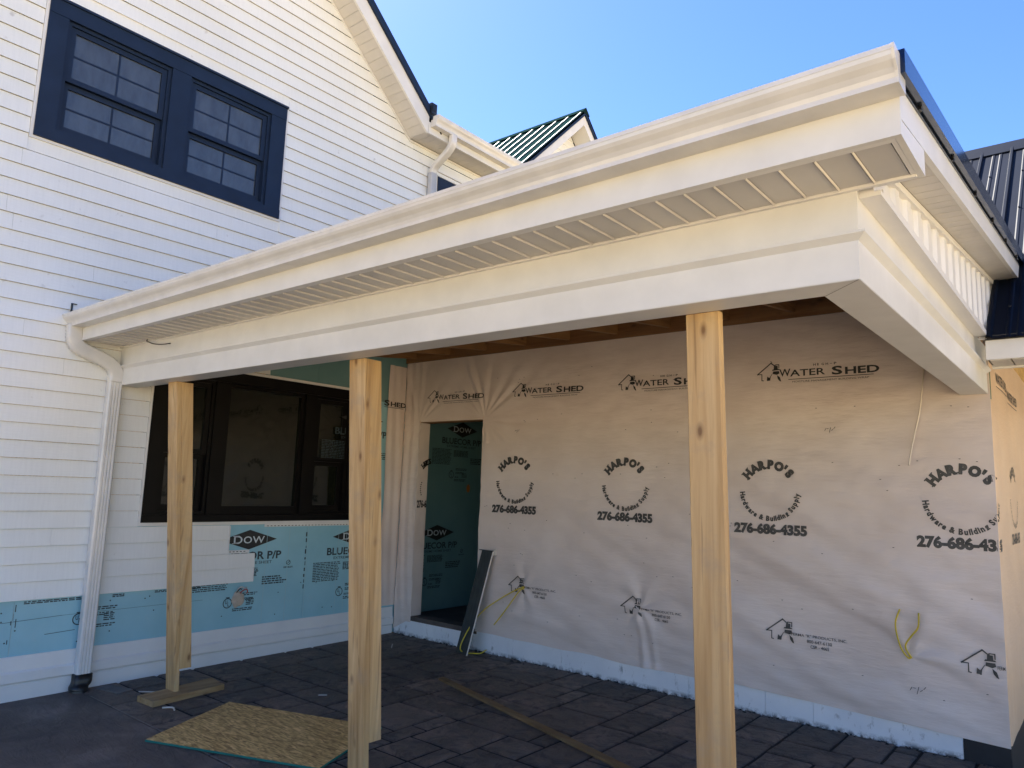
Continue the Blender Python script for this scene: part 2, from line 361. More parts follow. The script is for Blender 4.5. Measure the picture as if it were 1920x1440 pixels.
# ================================================================== SETTING: ground, slab, apron
GS = .009                                                   # the slab falls towards the yard
gz = lambda y: GS * y
MB().add([(-400, -400, -.14), (400, -400, -.14), (400, 400, -.14), (-400, 400, -.14)], [(0, 1, 2, 3)]).build('ground', 'dirt')
tag(bpy.data.objects['ground'], kind='structure')
ap = MB(); XA0, XA1, YA0, YA1 = -.02, 11.0, -9.8, -3.151  # unseen outer extent stretched to cut ground bounce under the porch
ap.hexa([(XA0, YA0, -.16), (XA1, YA0, -.16), (XA1, YA1, -.16), (XA0, YA1, -.16), (XA0, YA0, gz(YA0)), (XA1, YA0, gz(YA0)), (XA1, YA1, gz(YA1)), (XA0, YA1, gz(YA1))])
tag(ap.build('concrete_apron', 'apron'), kind='structure')
fl = MB(); XF0, XF1, YF0 = -.02, 6.05, -3.145
fl.hexa([(XF0, YF0, -.16), (XF1, YF0, -.16), (XF1, 0.0, -.16), (XF0, 0.0, -.16), (XF0, YF0, gz(YF0) - .009), (XF1, YF0, gz(YF0) - .009), (XF1, 0.0, gz(0) - .011), (XF0, 0.0, gz(0) - .011)])
floor = fl.build('stamped_concrete_floor', simple('joint_concrete', (.014, .012, .011), .9, 0, .1, 8)); tag(floor, kind='structure')
U = .15
NX, NY = 41, 21
occ = [[0] * NX for _ in range(NY)]
sizes = [(3, 3), (3, 2), (2, 3), (2, 2), (4, 2), (4, 3), (2, 2), (2, 3)]
STM = {}
def stone_mesh(w, h, v):
    key = (w, h, v)
    if key in STM: return STM[key]
    rg = random.Random(hash(key) & 0xffff); g = .009; L, D = w * U, h * U
    def outline(ins):
        pts = []
        for (x0, y0, x1, y1) in ((g, g, L - g, g), (L - g, g, L - g, D - g), (L - g, D - g, g, D - g), (g, D - g, g, g)):
            for k in range(3):
                t = k / 3; pts.append((x0 + (x1 - x0) * t, y0 + (y1 - y0) * t))
        return pts
    o = outline(0); rgj = [(rg.uniform(-.003, .003), rg.uniform(-.003, .003)) for _ in o]
    cx, cy = L / 2, D / 2
    def shr(p, j, d): return (p[0] + j[0] + (cx - p[0]) / max(abs(cx - p[0]), .05) * d * (abs(cx - p[0]) > .01), p[1] + j[1] + (cy - p[1]) / max(abs(cy - p[1]), .05) * d * (abs(cy - p[1]) > .01))
    z1 = [rg.uniform(-.0035, .0005) for _ in o]
    r0 = [(*shr(p, j, 0), -.014) for p, j in zip(o, rgj)]; r1 = [(*shr(p, j, .001), -.004 + z) for p, j, z in zip(o, rgj, z1)]; r2 = [(*shr(p, j, .010), .0 + z * .4) for p, j, z in zip(o, rgj, z1)]
    m = MB(); m.rings([r0, r1, r2], cap=False); n = len(o); c0 = len(m.v); m.add([(cx, cy, rg.uniform(-.001, .003))], []); m.f += [(2 * n + i, 2 * n + (i + 1) % n, c0) for i in range(n)]; m.m += [0] * n
    me = bpy.data.meshes.new('paving_stone'); me.from_pydata(m.v, [], m.f); me.materials.append(M['stone'])
    bm = bmesh.new(); bm.from_mesh(me); bmesh.ops.recalc_face_normals(bm, faces=bm.faces); bm.to_mesh(me); bm.free()
    STM[key] = me; return me
rs = random.Random(11)
for j in range(NY):
    for i in range(NX):
        if occ[j][i]: continue
        opts = []
        for (w, h) in sizes:
            if i + w <= NX and j + h <= NY and all(not occ[j + b][i + a] for a in range(w) for b in range(h)): opts.append((w, h))
        if not opts:
            w, h = 1, 1
            while i + w < NX and w < 3 and not occ[j][i + w]: w += 1
            while h < 2 and j + h < NY and all(not occ[j + h][i + a] for a in range(w)): h += 1
        else: w, h = rs.choice(opts[:5] if rs.random() < .75 else opts)
        for a in range(w):
            for b in range(h): occ[j + b][i + a] = 1
        y = YF0 + j * U
        o = bpy.data.objects.new('paving_stone', stone_mesh(w, h, rs.randrange(3))); COL.objects.link(o)
        o.location = (XF0 + i * U, y, gz(y)); o.rotation_euler = (math.atan(GS) + rs.uniform(-.002, .002), rs.uniform(-.002, .002), 0); o.parent = floor

# ================================================================== MAIN HOUSE (wall plane X = 0)
house = thing('main_house', (0, -2, 0), 'white clapboard house with steep gable and navy window trim, unfinished below', 'house')
PZ, PIT = 3.9626, .127
RK = .922; RY, RZ = -.188, 5.566                      # gable rake foot on the wall
rake_y = lambda z: RY - (z - RZ) / RK
# sheathing behind everything: polygon of the gable wall and the long wall
MB().sweep([(-.135, y, z) for y, z in ((-9, -.1), (9, -.1), (9, 5.56), (RY, 5.56), (-4.2, 9.25), (-8.2, 5.56), (-9, 5.56))],
           [(-.2, y, z) for y, z in ((-9, -.1), (9, -.1), (9, 5.56), (RY, 5.56), (-4.2, 9.25), (-8.2, 5.56), (-9, 5.56))]).build('wall', 'osb', house)
MB().box((-.21, -9, -.1), (-9, 9, 5.5)).build('house_core', 'darkwall', house)
holes = [(-3.922, -1.772, 4.066, 5.262), (-2.826, -.645, 1.195, 2.553), (.285, 1.55, 4.0, 5.315)]
rb = random.Random(3)
def sboard(y0, y1, zb, zt, clip=False):
    x0 = -.008; xb, xt = .017, .003; ci = .0105
    def e(y, z): return min(y, rake_y(z)) if clip else y
    a = [(x0, y0, zb + .014), (ci, y0, zb + .014), (ci, y0, zb), (xb, y0, zb), (xb, y0, zb + .004), (xt, y0, zt), (x0, y0, zt)]
    b = [(x0, e(y1, zb + .014), zb + .014), (ci, e(y1, zb + .014), zb + .014), (ci, e(y1, zb), zb), (xb, e(y1, zb), zb), (xb, e(y1, zb + .004), zb + .004), (xt, e(y1, zt), zt), (x0, e(y1, zt), zt)]
    MB().sweep(a, b).build('siding_board', 'siding', house)
k = 27
for k in range(26, -24, -1):
    zb = PZ - k * PIT; zt = zb + PIT - (.0026 if zb < 1.7 else .0014)
    if k == 26: spans = [(-6.6, -1.745)]
    elif k == 25: spans = [(-6.6, -1.742)]
    elif k in (23, 24): spans = [(-6.6, -2.010)]
    elif zb < 2.50: spans = [(-6.6, -2.8265)]
    elif zb < 3.05: spans = [(-6.6, -1.74)]
    else: spans = [(-6.6, 2.2)]
    clip = zt > 5.55
    if clip: spans = [(-6.6, rake_y(zb) + .0)]
    cut = []
    for a, b in spans:
        segs = [(a, b)]
        for (h0, h1, z0, z1) in holes:
            if zt > z0 + .02 and zb < z1 - .02:
                # rows that only graze an opening are ripped to it
                nn = []
                for (p, q) in segs:
                    if q <= h0 or p >= h1: nn.append((p, q)); continue
                    if p < h0: nn.append((p, h0))
                    if q > h1: nn.append((h1, q))
                segs = nn
        cut += segs
    for (p, q) in cut:
        js = [p]; y = p + rb.uniform(.6, 3.0)
        while y < q - .5:
            js.append(y); y += rb.choice((2.4, 3.05, 3.66))
        js.append(q)
        for a, b in zip(js, js[1:]):
            sboard(a + (.0006 if a != p else 0), b - (.0006 if b != q else 0), zb, zt, clip)
sboard(rake_y(PZ + 12 * PIT), 2.2, PZ + 12 * PIT, 5.58)
# partial rows fill the grazed strips above/below the openings
def strip(y0, y1, z0, z1): MB().hexa([(-.008, y0, z0), (.006, y0, z0), (.006, y1, z0), (-.008, y1, z0), (-.008, y0, z1), (.004, y0, z1), (.004, y1, z1), (-.008, y1, z1)]).build('siding_board', 'siding', house)
strip(-3.92, -1.772, 5.258, 5.364); strip(-3.92, -1.772, 3.965, 4.070)
strip(-2.826, -1.745, 1.17, 1.20); strip(.285, 1.55, 5.312, 5.3572)
MB().hexa([(-.008, -.21, 5.4870), (.0125, -.21, 5.4870), (.0125, -.1025, 5.4870), (-.008, -.1025, 5.4870), (-.008, -.21, 5.58), (.002, -.21, 5.58), (.002, -.1025, 5.58), (-.008, -.1025, 5.58)]).build('siding_board', 'siding', house)
# exposed nailing hems of the unfinished rows
for (y0, y1, z) in ((-2.008, -1.80, .917), (-1.79, -1.66, 1.171)):
    h = MB(); h.box((-.006, y0, z), (.003, y1, z + .028)); n = int((y1 - y0) / .035)
    for i in range(n): h.box((.0031, y0 + .01 + i * .035, z + .012), (.0042, y0 + .028 + i * .035, z + .018), 1)
    h.build('nailing_hem', ['vinyl', 'ink'], house)
bx('end_trim', (-.004, -2.022, .92), (.0145, -2.008, 1.16), 'vinyl', house)
bx('end_trim', (-.004, -1.752, .665), (.0145, -1.741, .785), 'vinyl', house)

# foam sheets on the wall (joints between them)
FX = -.010
rg = random.Random(5)
def foam_sheet(y0, y1, z0, z1, x=FX, mat='foam'): return MB().box((-.028, y0 + .0008, z0), (x, y1 - .0008, z1)).build('foam_sheet', mat, house)
low = [foam_sheet(-6.6, -3.62, .0, 1.25), foam_sheet(-3.62, -2.40, .0, 1.25), foam_sheet(-2.40, -1.18, .0, 1.25), foam_sheet(-1.18, 0.02, .0, 1.25)]
hi = [foam_sheet(-1.76, -1.18, 2.5, 3.25, FX, 'foam_shade'), foam_sheet(-1.18, -.64, 2.5, 3.25, FX, 'foam_shade'), foam_sheet(-.64, 0.02, 1.25, 2.47), foam_sheet(-.64, 0.02, 2.47, 3.25, FX, 'foam_shade')]
inn = [foam_sheet(.02, 1.24, 0.10, 1.56, .0, 'foam_shade'), foam_sheet(1.24, 2.46, 0.10, 1.56, .0, 'foam_shade'), foam_sheet(.02, 1.24, 1.56, 2.9, .0, 'foam_shade'), foam_sheet(1.24, 2.46, 1.56, 2.9, .0, 'foam_shade'), foam_sheet(2.46, 5.2, 0.1, 2.9, .0, 'foam_shade')]
def onX(x): return lambda u, v: (x, u, v)
def dow(parent, cy, cz, x=FX, hw=.285, hh=.088, sub='EXTREME HOME SHEET'):
    p = Print(onX(x + .0016)); p.poly([(cy - hw, cz), (cy, cz - hh), (cy + hw, cz), (cy, cz + hh)]); p.build('printed_logo', 'ink', parent)
    q = Print(onX(x + .0030)); q.text('D', cy - .155, cz - .034, cy - .070, cz + .036, .012); q.text('O', cy - .058, cz - .033, cy + .025, cz + .030, .010); q.text('W', cy + .032, cz - .033, cy + .155, cz + .029, .010)
    for (u0, u1, v) in ((cy - .172, cy - .10, cz - .034), (cy - .165, cy - .10, cz + .031)): q.rect(u0, v, u1, v + .006)
    q.build('printed_lettering', 'whiteink', parent)
    t = Print(onX(x + .0016)); t.text('BLUECOR P/P', cy - .345, cz - .182, cy + .345, cz - .108, .028)
    t.text(sub, cy - .26, cz - .222, cy + .25, cz - .196, .01)
    t.build('printed_lettering', 'foamink', parent)
def small_print(parent, cy, cz, x=FX, para=True):
    p = Print(onX(x + .0016)); r = random.Random(int((cy + 9) * 100))
    if para:
        p.fine(cy - .50, cz - .43, cy - .17, cz - .24, 12, r, .55, .1); p.fine(cy - .14, cz - .33, cy + .12, cz - .25, 6, r, .7, .1)
        p.fine(cy + .16, cz - .41, cy + .42, cz - .33, 4, r, .6, .3)
        p.ring(cy + .43, cz - .225, .024, .006, 14); p.line([(cy + .415, cz - .235), (cy + .445, cz - .215)], .006); p.fine(cy + .38, cz - .275, cy + .48, cz - .258, 2, r, .6, .0)
    # listing mark and its block
    uy, uz = cy - .165, cz - .548
    p.ring(uy, uz, .044, .008, 24); p.text('U', uy - .022, uz - .006, uy - .002, uz + .026, .02); p.text('L', uy + .002, uz - .028, uy + .018, uz + .008, .02)
    p.rect(uy - .018, uz + .044, uy + .018, uz + .052)
    p.fine(uy + .07, uz + .055, uy + .30, uz + .085, 2, r, .6, .2); p.fine(uy + .07, uz + .012, uy + .26, uz + .04, 2, r, .6, .3)
    p.fine(uy + .06, uz - .035, uy + .13, uz - .015, 2, r, .6, .1); p.fine(uy + .18, uz - .03, uy + .27, uz + .03, 4, r, .6, .2); p.fine(uy + .05, uz - .075, uy + .27, uz - .045, 2, r, .6, .2)
    tag(p.build('printed_lettering', 'foamink', parent), kind='stuff')
dow(low[2], -1.80, 1.033); small_print(low[2], -1.80, 1.033); dow(low[3], -.585, 1.033); small_print(low[3], -.585, 1.033)
small_print(low[1], -3.015, 1.033, para=False)
dow(hi[2], -.585, 2.25); small_print(hi[2], -.585, 2.25, para=True)
dow(inn[2], .96, 2.265, .0, .265, .092, 'EXTREME HOME SHEET'); small_print(inn[2], .96, 2.265, .0)
dow(inn[0], .60, 1.04, .0); small_print(inn[0], .60, 1.04, .0)
# edge print, staple marks, chalk snaps on the low foam
p = Print(onX(FX + .0016)); r = random.Random(21)
p.fine(-3.56, .628, -3.12, .652, 2, r, .7, .0); p.fine(-2.62, .632, -2.22, .652, 2, r, .7, .1); p.fine(-2.95, .625, -2.86, .65, 2, r, .7, .0)
for y, z, h in ((-3.61, .58, .05), (-3.62, .52, .05), (-3.60, .47, .06), (-3.63, .49, .03), (-3.64, .36, .03), (-2.41, .40, .09), (-2.38, .42, .03)): p.rect(y, z, y + .006, z + h)
for i in range(26): y = rg.uniform(-3.7, -.1); z = rg.uniform(.3, .62); p.ring(y, z, .006, .0055, 6)
p.line([(-3.9, .50), (-3.3, .525)], .003); p.line([(-3.3, .525), (-2.2, .535)], .002); p.line([(-3.4, .40), (-3.2, .41)], .004)
for i in range(10): z = .55 + i * .055; p.rect(-1.19 + .004 * math.sin(i * 2), z, -1.178, z + rg.uniform(.02, .045))
tag(p.build('foam_edge_print', 'foamink', low[1]), kind='stuff')
s = Print(onX(FX + .0018))
for y in (-3.62, -2.405, -1.62, -1.38, -1.17, -.80, -.7): s.rect(y, .28, y + .004, .64 if y < -2 else 1.17)
s.build('sheet_seam', simple('pale_seam', (.36, .52, .56), .5), low[2])

# water table: two rows of flat skirt panels
for (y0, y1) in ((-6.6, -3.0), (-3.0, -.028)):
    MB().sweep([(x, y0, z) for x, z in ((-.01, .092), (.024, .092), (.026, .098), (.026, .158), (.012, .172), (.005, .262), (.004, .272), (-.01, .272))],
               [(x, y1, z) for x, z in ((-.01, .092), (.024, .092), (.026, .098), (.026, .158), (.012, .172), (.005, .262), (.004, .272), (-.01, .272))]).build('skirt_panel', 'vinyl', house)
for (y0, y1) in ((-6.6, -2.32), (-2.318, -.028)):
    bt = -.13
    MB().sweep([(x, y0, z) for x, z in ((-.01, bt), (.014, bt), (.014, .072), (.008, .080), (.008, .086), (-.01, .086))],
               [(x, y1, z) for x, z in ((-.01, bt), (.014, bt), (.014, .072), (.008, .080), (.008, .086), (-.01, .086))]).build('skirt_panel', 'vinyl', house)

# ---- windows
def casing(parent, y0, y1, z0, z1, mat, x0=0, x1=.028): bx('casing', (x0, y0, z0), (x1, y1, z1), mat, parent)
def sash_window(parent, y0, y1, z0, z1, fm, pm, grid=True, mid=None, meet=.04, rail=.045):
    """double-hung unit: outer frame, upper sash proud of the lower one"""
    def fr(name, a0, a1, b0, b1, w, xa, xb, sill=None):
        m = MB(); sl = sill or w
        m.box((xa, a0, b0), (xb, a0 + w, b1)); m.box((xa, a1 - w, b0), (xb, a1, b1)); m.box((xa, a0 + w, b1 - w), (xb, a1 - w, b1)); m.box((xa, a0 + w, b0), (xb, a1 - w, b0 + sl))
        m.build(name, fm, parent)
    fr('frame', y0, y1, z0, z1, .028, -.075, .004)
    zm = mid or (z0 + z1) / 2 + .01; i0, i1, j0, j1 = y0 + .028, y1 - .028, z0 + .028, z1 - .028
    fr('sash', i0 + .001, i1 - .001, zm - meet / 2, j1 - .001, .042, -.042, -.012, meet)
    fr('sash', i0 + .001, i1 - .001, j0 + .001, zm - meet / 2 - .002, .042, -.072, -.044, .055)
    for (a, b, x) in ((zm + meet / 2, j1 - .043, -.028), (j0 + .056, zm - meet / 2 - .044, -.060)):
        bx('pane', (x - .004, i0 + .043, a), (x, i1 - .043, b), pm, parent)
        if grid:
            ym = (i0 + i1) / 2; zz = (a + b) / 2
            g = MB(); g.box((x + .0005, ym - .008, a), (x + .003, ym + .008, b)); g.box((x + .0005, i0 + .043, zz - .008), (x + .0027, ym - .008, zz + .008)); g.box((x + .0005, ym + .008, zz - .008), (x + .0027, i1 - .043, zz + .008)); g.build('grille', fm, parent)
def j_channel(parent, y0, y1, z0, z1, w=.022, x1=.018):
    m = MB(); m.box((-.006, y0 - w, z0 - w), (x1, y0, z1 + w * .4)); m.box((-.006, y1, z0 - w), (x1, y1 + w, z1 + w * .4)); m.box((-.006, y0, z0 - w), (x1, y1, z0 - .0004)); m.build('j_channel', 'vinyl', parent)
# upper pair
uw = MB().box((-.095, -3.89, 4.09), (-.085, -1.80, 5.23)).build('window', 'darkwall', house)
casing(uw, -3.898, -3.757, 4.172, 5.100, 'navy'); casing(uw, -2.933, -2.766, 4.172, 5.100, 'navy'); casing(uw, -1.957, -1.797, 4.172, 5.100, 'navy')
bx('head_casing', (0, -3.898, 5.101), (.031, -1.797, 5.222), 'navy', uw); bx('drip_cap', (0, -3.905, 5.223), (.045, -1.790, 5.243), 'navy', uw)
bx('window_sill', (-.02, -3.898, 4.086), (.035, -1.797, 4.171), 'navy', uw)
for (a, b) in ((-3.757, -2.933), (-2.766, -1.957)):
    m = MB(); m.box((-.08, a - .02, 4.15), (0, a - .0005, 5.12)); m.box((-.08, b + .0005, 4.15), (0, b + .02, 5.12)); m.box((-.08, a, 5.1005), (0, b, 5.12)); m.build('jamb_liner', 'bronze', uw)
    sash_window(uw, a, b, 4.172, 5.100, 'navy', 'pane_up', True, 4.635)
j_channel(uw, -3.898, -1.797, 4.086, 5.243)
# lower three-part window
lw = MB().box((-.125, -2.80, 1.2), (-.115, -.66, 2.54)).build('window', 'darkwall', house)
for (a, b) in ((-2.806, -2.700), (-2.262, -2.140), (-1.318, -1.196), (-.770, -.660)): casing(lw, a, b, 1.262, 2.432, 'bronze', -.012, .022)
bx('head_casing', (-.012, -2.806, 2.433), (.025, -.660, 2.532), 'bronze', lw); bx('window_sill', (-.06, -2.806, 1.200), (.034, -.660, 1.261), 'bronze', lw)
for (a, b) in ((-2.700, -2.262), (-1.196, -.770)):
    m = MB(); m.box((-.11, a - .02, 1.25), (-.0125, a - .0005, 2.45)); m.box((-.11, b + .0005, 1.25), (-.0125, b + .02, 2.45)); m.build('jamb_liner', 'bronze', lw)
    sash_window(lw, a, b, 1.262, 2.432, 'bronze', 'pane_lo', False, 1.80)
m = MB(); a, b = -2.140, -1.318
m.box((-.08, a, 1.262), (-.01, a + .035, 2.432)); m.box((-.08, b - .035, 1.262), (-.01, b, 2.432)); m.box((-.08, a + .035, 2.397), (-.01, b - .035, 2.432)); m.box((-.08, a + .035, 1.262), (-.01, b - .035, 1.335)); m.build('frame', 'bronze', lw)
bx('pane', (-.04, a + .035, 1.335), (-.035, b - .035, 2.397), 'pane_lo', lw)
m = MB(); m.box((-.006, -2.826, 1.172), (.018, -2.807, 2.56)); m.box((-.006, -2.807, 1.172), (.020, -.64, 1.199)); m.build('j_channel', 'vinyl', lw)
h = MB(); h.box((-.006, -2.807, 2.533), (.030, -.62, 2.558)); h.build('head_flashing', 'vinyl', lw)
hm = MB(); hm.box((-.006, -1.66, 1.146), (.006, -.64, 1.1715))
for i in range(26): hm.box((.0061, -1.64 + i * .038, 1.152), (.0075, -1.622 + i * .038, 1.158), 1)
hm.build('nailing_hem', ['vinyl', 'ink'], lw)
# small upper window by the corner
sw = MB().box((-.095, .31, 4.0), (-.085, 1.5, 5.29)).build('window', 'darkwall', house)
casing(sw, .305, .43, 4.1, 5.17, 'navy'); casing(sw, 1.37, 1.5, 4.1, 5.17, 'navy'); bx('head_casing', (0, .305, 5.171), (.031, 1.5, 5.29), 'navy', sw)
sash_window(sw, .43, 1.37, 4.1, 5.17, 'navy', 'pane_up', True); j_channel(sw, .305, 1.5, 4.02, 5.29)

# ---- gable rake, eave, roof of the house
OX = .285
def rz(y): return 5.597 + .9 * (-.18 - y)
sl = math.hypot(1, .9)
# rake soffit panels (courses square to the rake)
y = -.18; i = 0
while y > -4.2:
    y2 = y - .074
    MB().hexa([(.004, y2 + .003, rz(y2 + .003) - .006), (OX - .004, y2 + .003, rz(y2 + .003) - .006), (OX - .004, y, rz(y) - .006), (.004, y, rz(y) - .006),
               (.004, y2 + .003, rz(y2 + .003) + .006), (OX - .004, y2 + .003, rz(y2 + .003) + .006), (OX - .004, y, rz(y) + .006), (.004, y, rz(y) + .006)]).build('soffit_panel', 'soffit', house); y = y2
m = MB(); m.hexa([(.004, -4.2, rz(-4.2) - .002 + .008), (OX, -4.2, rz(-4.2) + .006), (OX, -.18, rz(-.18) + .006), (.004, -.18, rz(-.18) + .006), (.004, -4.2, rz(-4.2) + .02), (OX, -4.2, rz(-4.2) + .02), (OX, -.18, rz(-.18) + .02), (.004, -.18, rz(-.18) + .02)]); m.build('soffit_backing', 'groove', house)
# white channel where soffit meets siding
m = MB(); m.hexa([(-.004, -4.2, rz(-4.2) - .03), (.02, -4.2, rz(-4.2) - .03), (.02, -.168, rz(-.168) - .03), (-.004, -.168, rz(-.168) - .03), (-.004, -4.2, rz(-4.2) - .007), (.02, -4.2, rz(-4.2) - .007), (.02, -.168, rz(-.168) - .007), (-.004, -.168, rz(-.168) - .007)])
m.box((-.004, -.168, 5.552), (.02, 4, 5.576)); m.build('soffit_channel', 'vinyl', house)
y = -.176; i = 0
while y < 2.6:
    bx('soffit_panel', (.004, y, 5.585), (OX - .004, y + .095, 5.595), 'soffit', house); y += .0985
bx('soffit_backing', (.004, -.176, 5.596), (OX, 5, 5.61), 'groove', house)
# rake fascia (plumb-cut foot) and metal edge
def band(x0, x1, lo, hi, ylo, name, mat, ytop=-4.2, foot=None):
    yb = ylo
    MB().hexa([(x0, ytop, rz(ytop) + lo), (x1, ytop, rz(ytop) + lo), (x1, yb, rz(yb) + lo), (x0, yb, rz(yb) + lo), (x0, ytop, rz(ytop) + hi), (x1, ytop, rz(ytop) + hi), (x1, yb + (foot or 0), rz(yb) + hi - (foot or 0) * .9), (x0, yb + (foot or 0), rz(yb) + hi - (foot or 0) * .9)]).build(name, mat, house)
band(OX - .003, OX + .022, -.012, .262, -.165, 'rake_fascia', 'alum', foot=.02)
band(OX + .0225, OX + .050, .205, .305, -.115, 'rake_trim', 'navy', foot=.02)
MB().hexa([(-9, -4.2, rz(-4.2) + .25), (OX + .03, -4.2, rz(-4.2) + .25), (OX + .03, .05, rz(.05) + .25), (-9, .05, rz(.05) + .25), (-9, -4.2, rz(-4.2) + .30), (OX + .03, -4.2, rz(-4.2) + .30), (OX + .03, .05, rz(.05) + .30), (-9, .05, rz(.05) + .30)]).build('roof', 'roof', house)
MB().hexa([(-9, -4.2, rz(-4.2) + .25), (OX + .03, -4.2, rz(-4.2) + .25), (OX + .03, -8.6, rz(.2) + .25), (-9, -8.6, rz(.2) + .25), (-9, -4.2, rz(-4.2) + .30), (OX + .03, -4.2, rz(-4.2) + .30), (OX + .03, -8.6, rz(.2) + .30), (-9, -8.6, rz(.2) + .30)]).build('roof', 'roof', house)
MB().hexa([(.30, -.1, 5.76), (-4.2, -.1, 6.6), (-4.2, 9, 6.6), (.30, 9, 5.76), (.30, -.1, 5.80), (-4.2, -.1, 6.66), (-4.2, 9, 6.66), (.30, 9, 5.80)]).build('roof', 'roof', house)
MB().hexa([(-8.6, -.1, 5.76), (-4.2, -.1, 6.6), (-4.2, 9, 6.6), (-8.6, 9, 5.76), (-8.6, -.1, 5.80), (-4.2, -.1, 6.66), (-4.2, 9, 6.66), (-8.6, 9, 5.80)]).build('roof', 'roof', house)
# dark folded closure where the metal edge meets the gutter
m = MB(); m.box((OX + .02, -.17, 5.80), (OX + .075, -.085, 5.93)); m.box((OX + .076, -.155, 5.84), (OX + .082, -.10, 5.90)); m.build('roof_end_closure', 'black', house)
# eave fascia and gutter
bx('eave_fascia', (OX - .004, -.150, 5.584), (OX + .018, 6, 5.72), 'alum', house)
def gutter_prof(d, hgt): return [(0, 0), (.66 * d, 0), (.66 * d, .17 * hgt), (.70 * d, .30 * hgt), (.78 * d, .44 * hgt), (.90 * d, .58 * hgt), (.965 * d, .70 * hgt), (.985 * d, .82 * hgt), (d, .85 * hgt), (d, hgt), (.93 * d, hgt), (.93 * d, .93 * hgt), (.955 * d, .88 * hgt), (.92 * d, .70 * hgt), (.72 * d, .46 * hgt), (.62 * d, .20 * hgt), (.60 * d, .04 * hgt), (.03 * d, .04 * hgt), (.03 * d, hgt), (0, hgt)]
pf = gutter_prof(.125, .125)
g2 = MB(); A = [(OX + .019 + a, -.115, 5.662 + b) for a, b in pf]; B = [(OX + .019 + a, 6, 5.668 + b) for a, b in pf]; g2.sweep(A, B)
gut = g2.build('gutter', 'gutter', house)
m = MB(); out = [(0, 0), (.66, 0), (.66, .17), (.72, .34), (.90, .58), (.985, .82), (1, .85), (1, 1), (0, 1)]
m.sweep([(OX + .019 + a * .125, -.118, 5.662 + b * .125) for a, b in out], [(OX + .019 + a * .125, -.1151, 5.662 + b * .125) for a, b in out]); m.build('end_cap', 'gutter', gut)
# downspout pieces: rounded rectangular section swept along a path
def spout(parent, name, pts, wa, wb, axis_a, mat='gutter', crimp=0, seg=10, corner=.22, ribs=True):
    P = smooth_path(pts, seg) if crimp else [Vector(p) for p in pts]
    A = Vector(axis_a); rs_ = []
    prof = []
    cr = min(wa, wb) * corner
    for (sx, sy, a0) in ((1, 1, 0), (-1, 1, 90), (-1, -1, 180), (1, -1, 270)):
        for k in range(4):
            t = R(a0 + 30 * k); prof.append((sx * (wa / 2 - cr) + math.cos(t) * cr, sy * (wb / 2 - cr) + math.sin(t) * cr))
    for i, p in enumerate(P):
        t = (P[min(i + 1, len(P) - 1)] - P[max(i - 1, 0)]).normalized(); n = t.cross(A).normalized()
        kf = 1 + (.035 * (-1) ** i if crimp and 2 < i < len(P) - 3 else 0)
        rs_.append([p + A * a * kf + n * b * kf for a, b in prof])
    return MB().rings(rs_).build(name, mat, parent, smooth=True)
ud = spout(house, 'downspout', [(.062, .175, 5.27), (.062, .175, 2.95)], .095, .07, (0, 1, 0))
spout(ud, 'elbow', [(.365, .19, 5.675), (.365, .19, 5.60), (.355, .19, 5.56), (.30, .188, 5.49), (.15, .18, 5.385), (.085, .177, 5.33), (.062, .175, 5.26), (.062, .175, 5.2)], .088, .066, (0, 1, 0), crimp=1, seg=5)

# ---- dormer on the long side
AY, AZ, DS = 3.03, 7.27, .97
dm = MB().sweep([(-.005, AY - 1.5, AZ - .245 - 1.5 * DS), (-.005, AY + 1.5, AZ - .245 - 1.5 * DS), (-.005, AY, AZ - .245)], [(-3, AY - 1.5, AZ - .245 - 1.5 * DS), (-3, AY + 1.5, AZ - .245 - 1.5 * DS), (-3, AY, AZ - .245)]).build('dormer', 'siding', house)
z = 5.62
while z < AZ - .36:
    w = (AZ - .245 - z) / DS - .02; w2 = max(.01, (AZ - .245 - z - PIT) / DS - .02)
    MB().hexa([(-.004, AY - w, z), (.0135, AY - w, z), (.0135, AY + w, z), (-.004, AY + w, z), (-.004, AY - w2, z + PIT), (.003, AY - w2, z + PIT), (.003, AY + w2, z + PIT), (-.004, AY + w2, z + PIT)]).build('siding_board', 'siding', dm); z += PIT
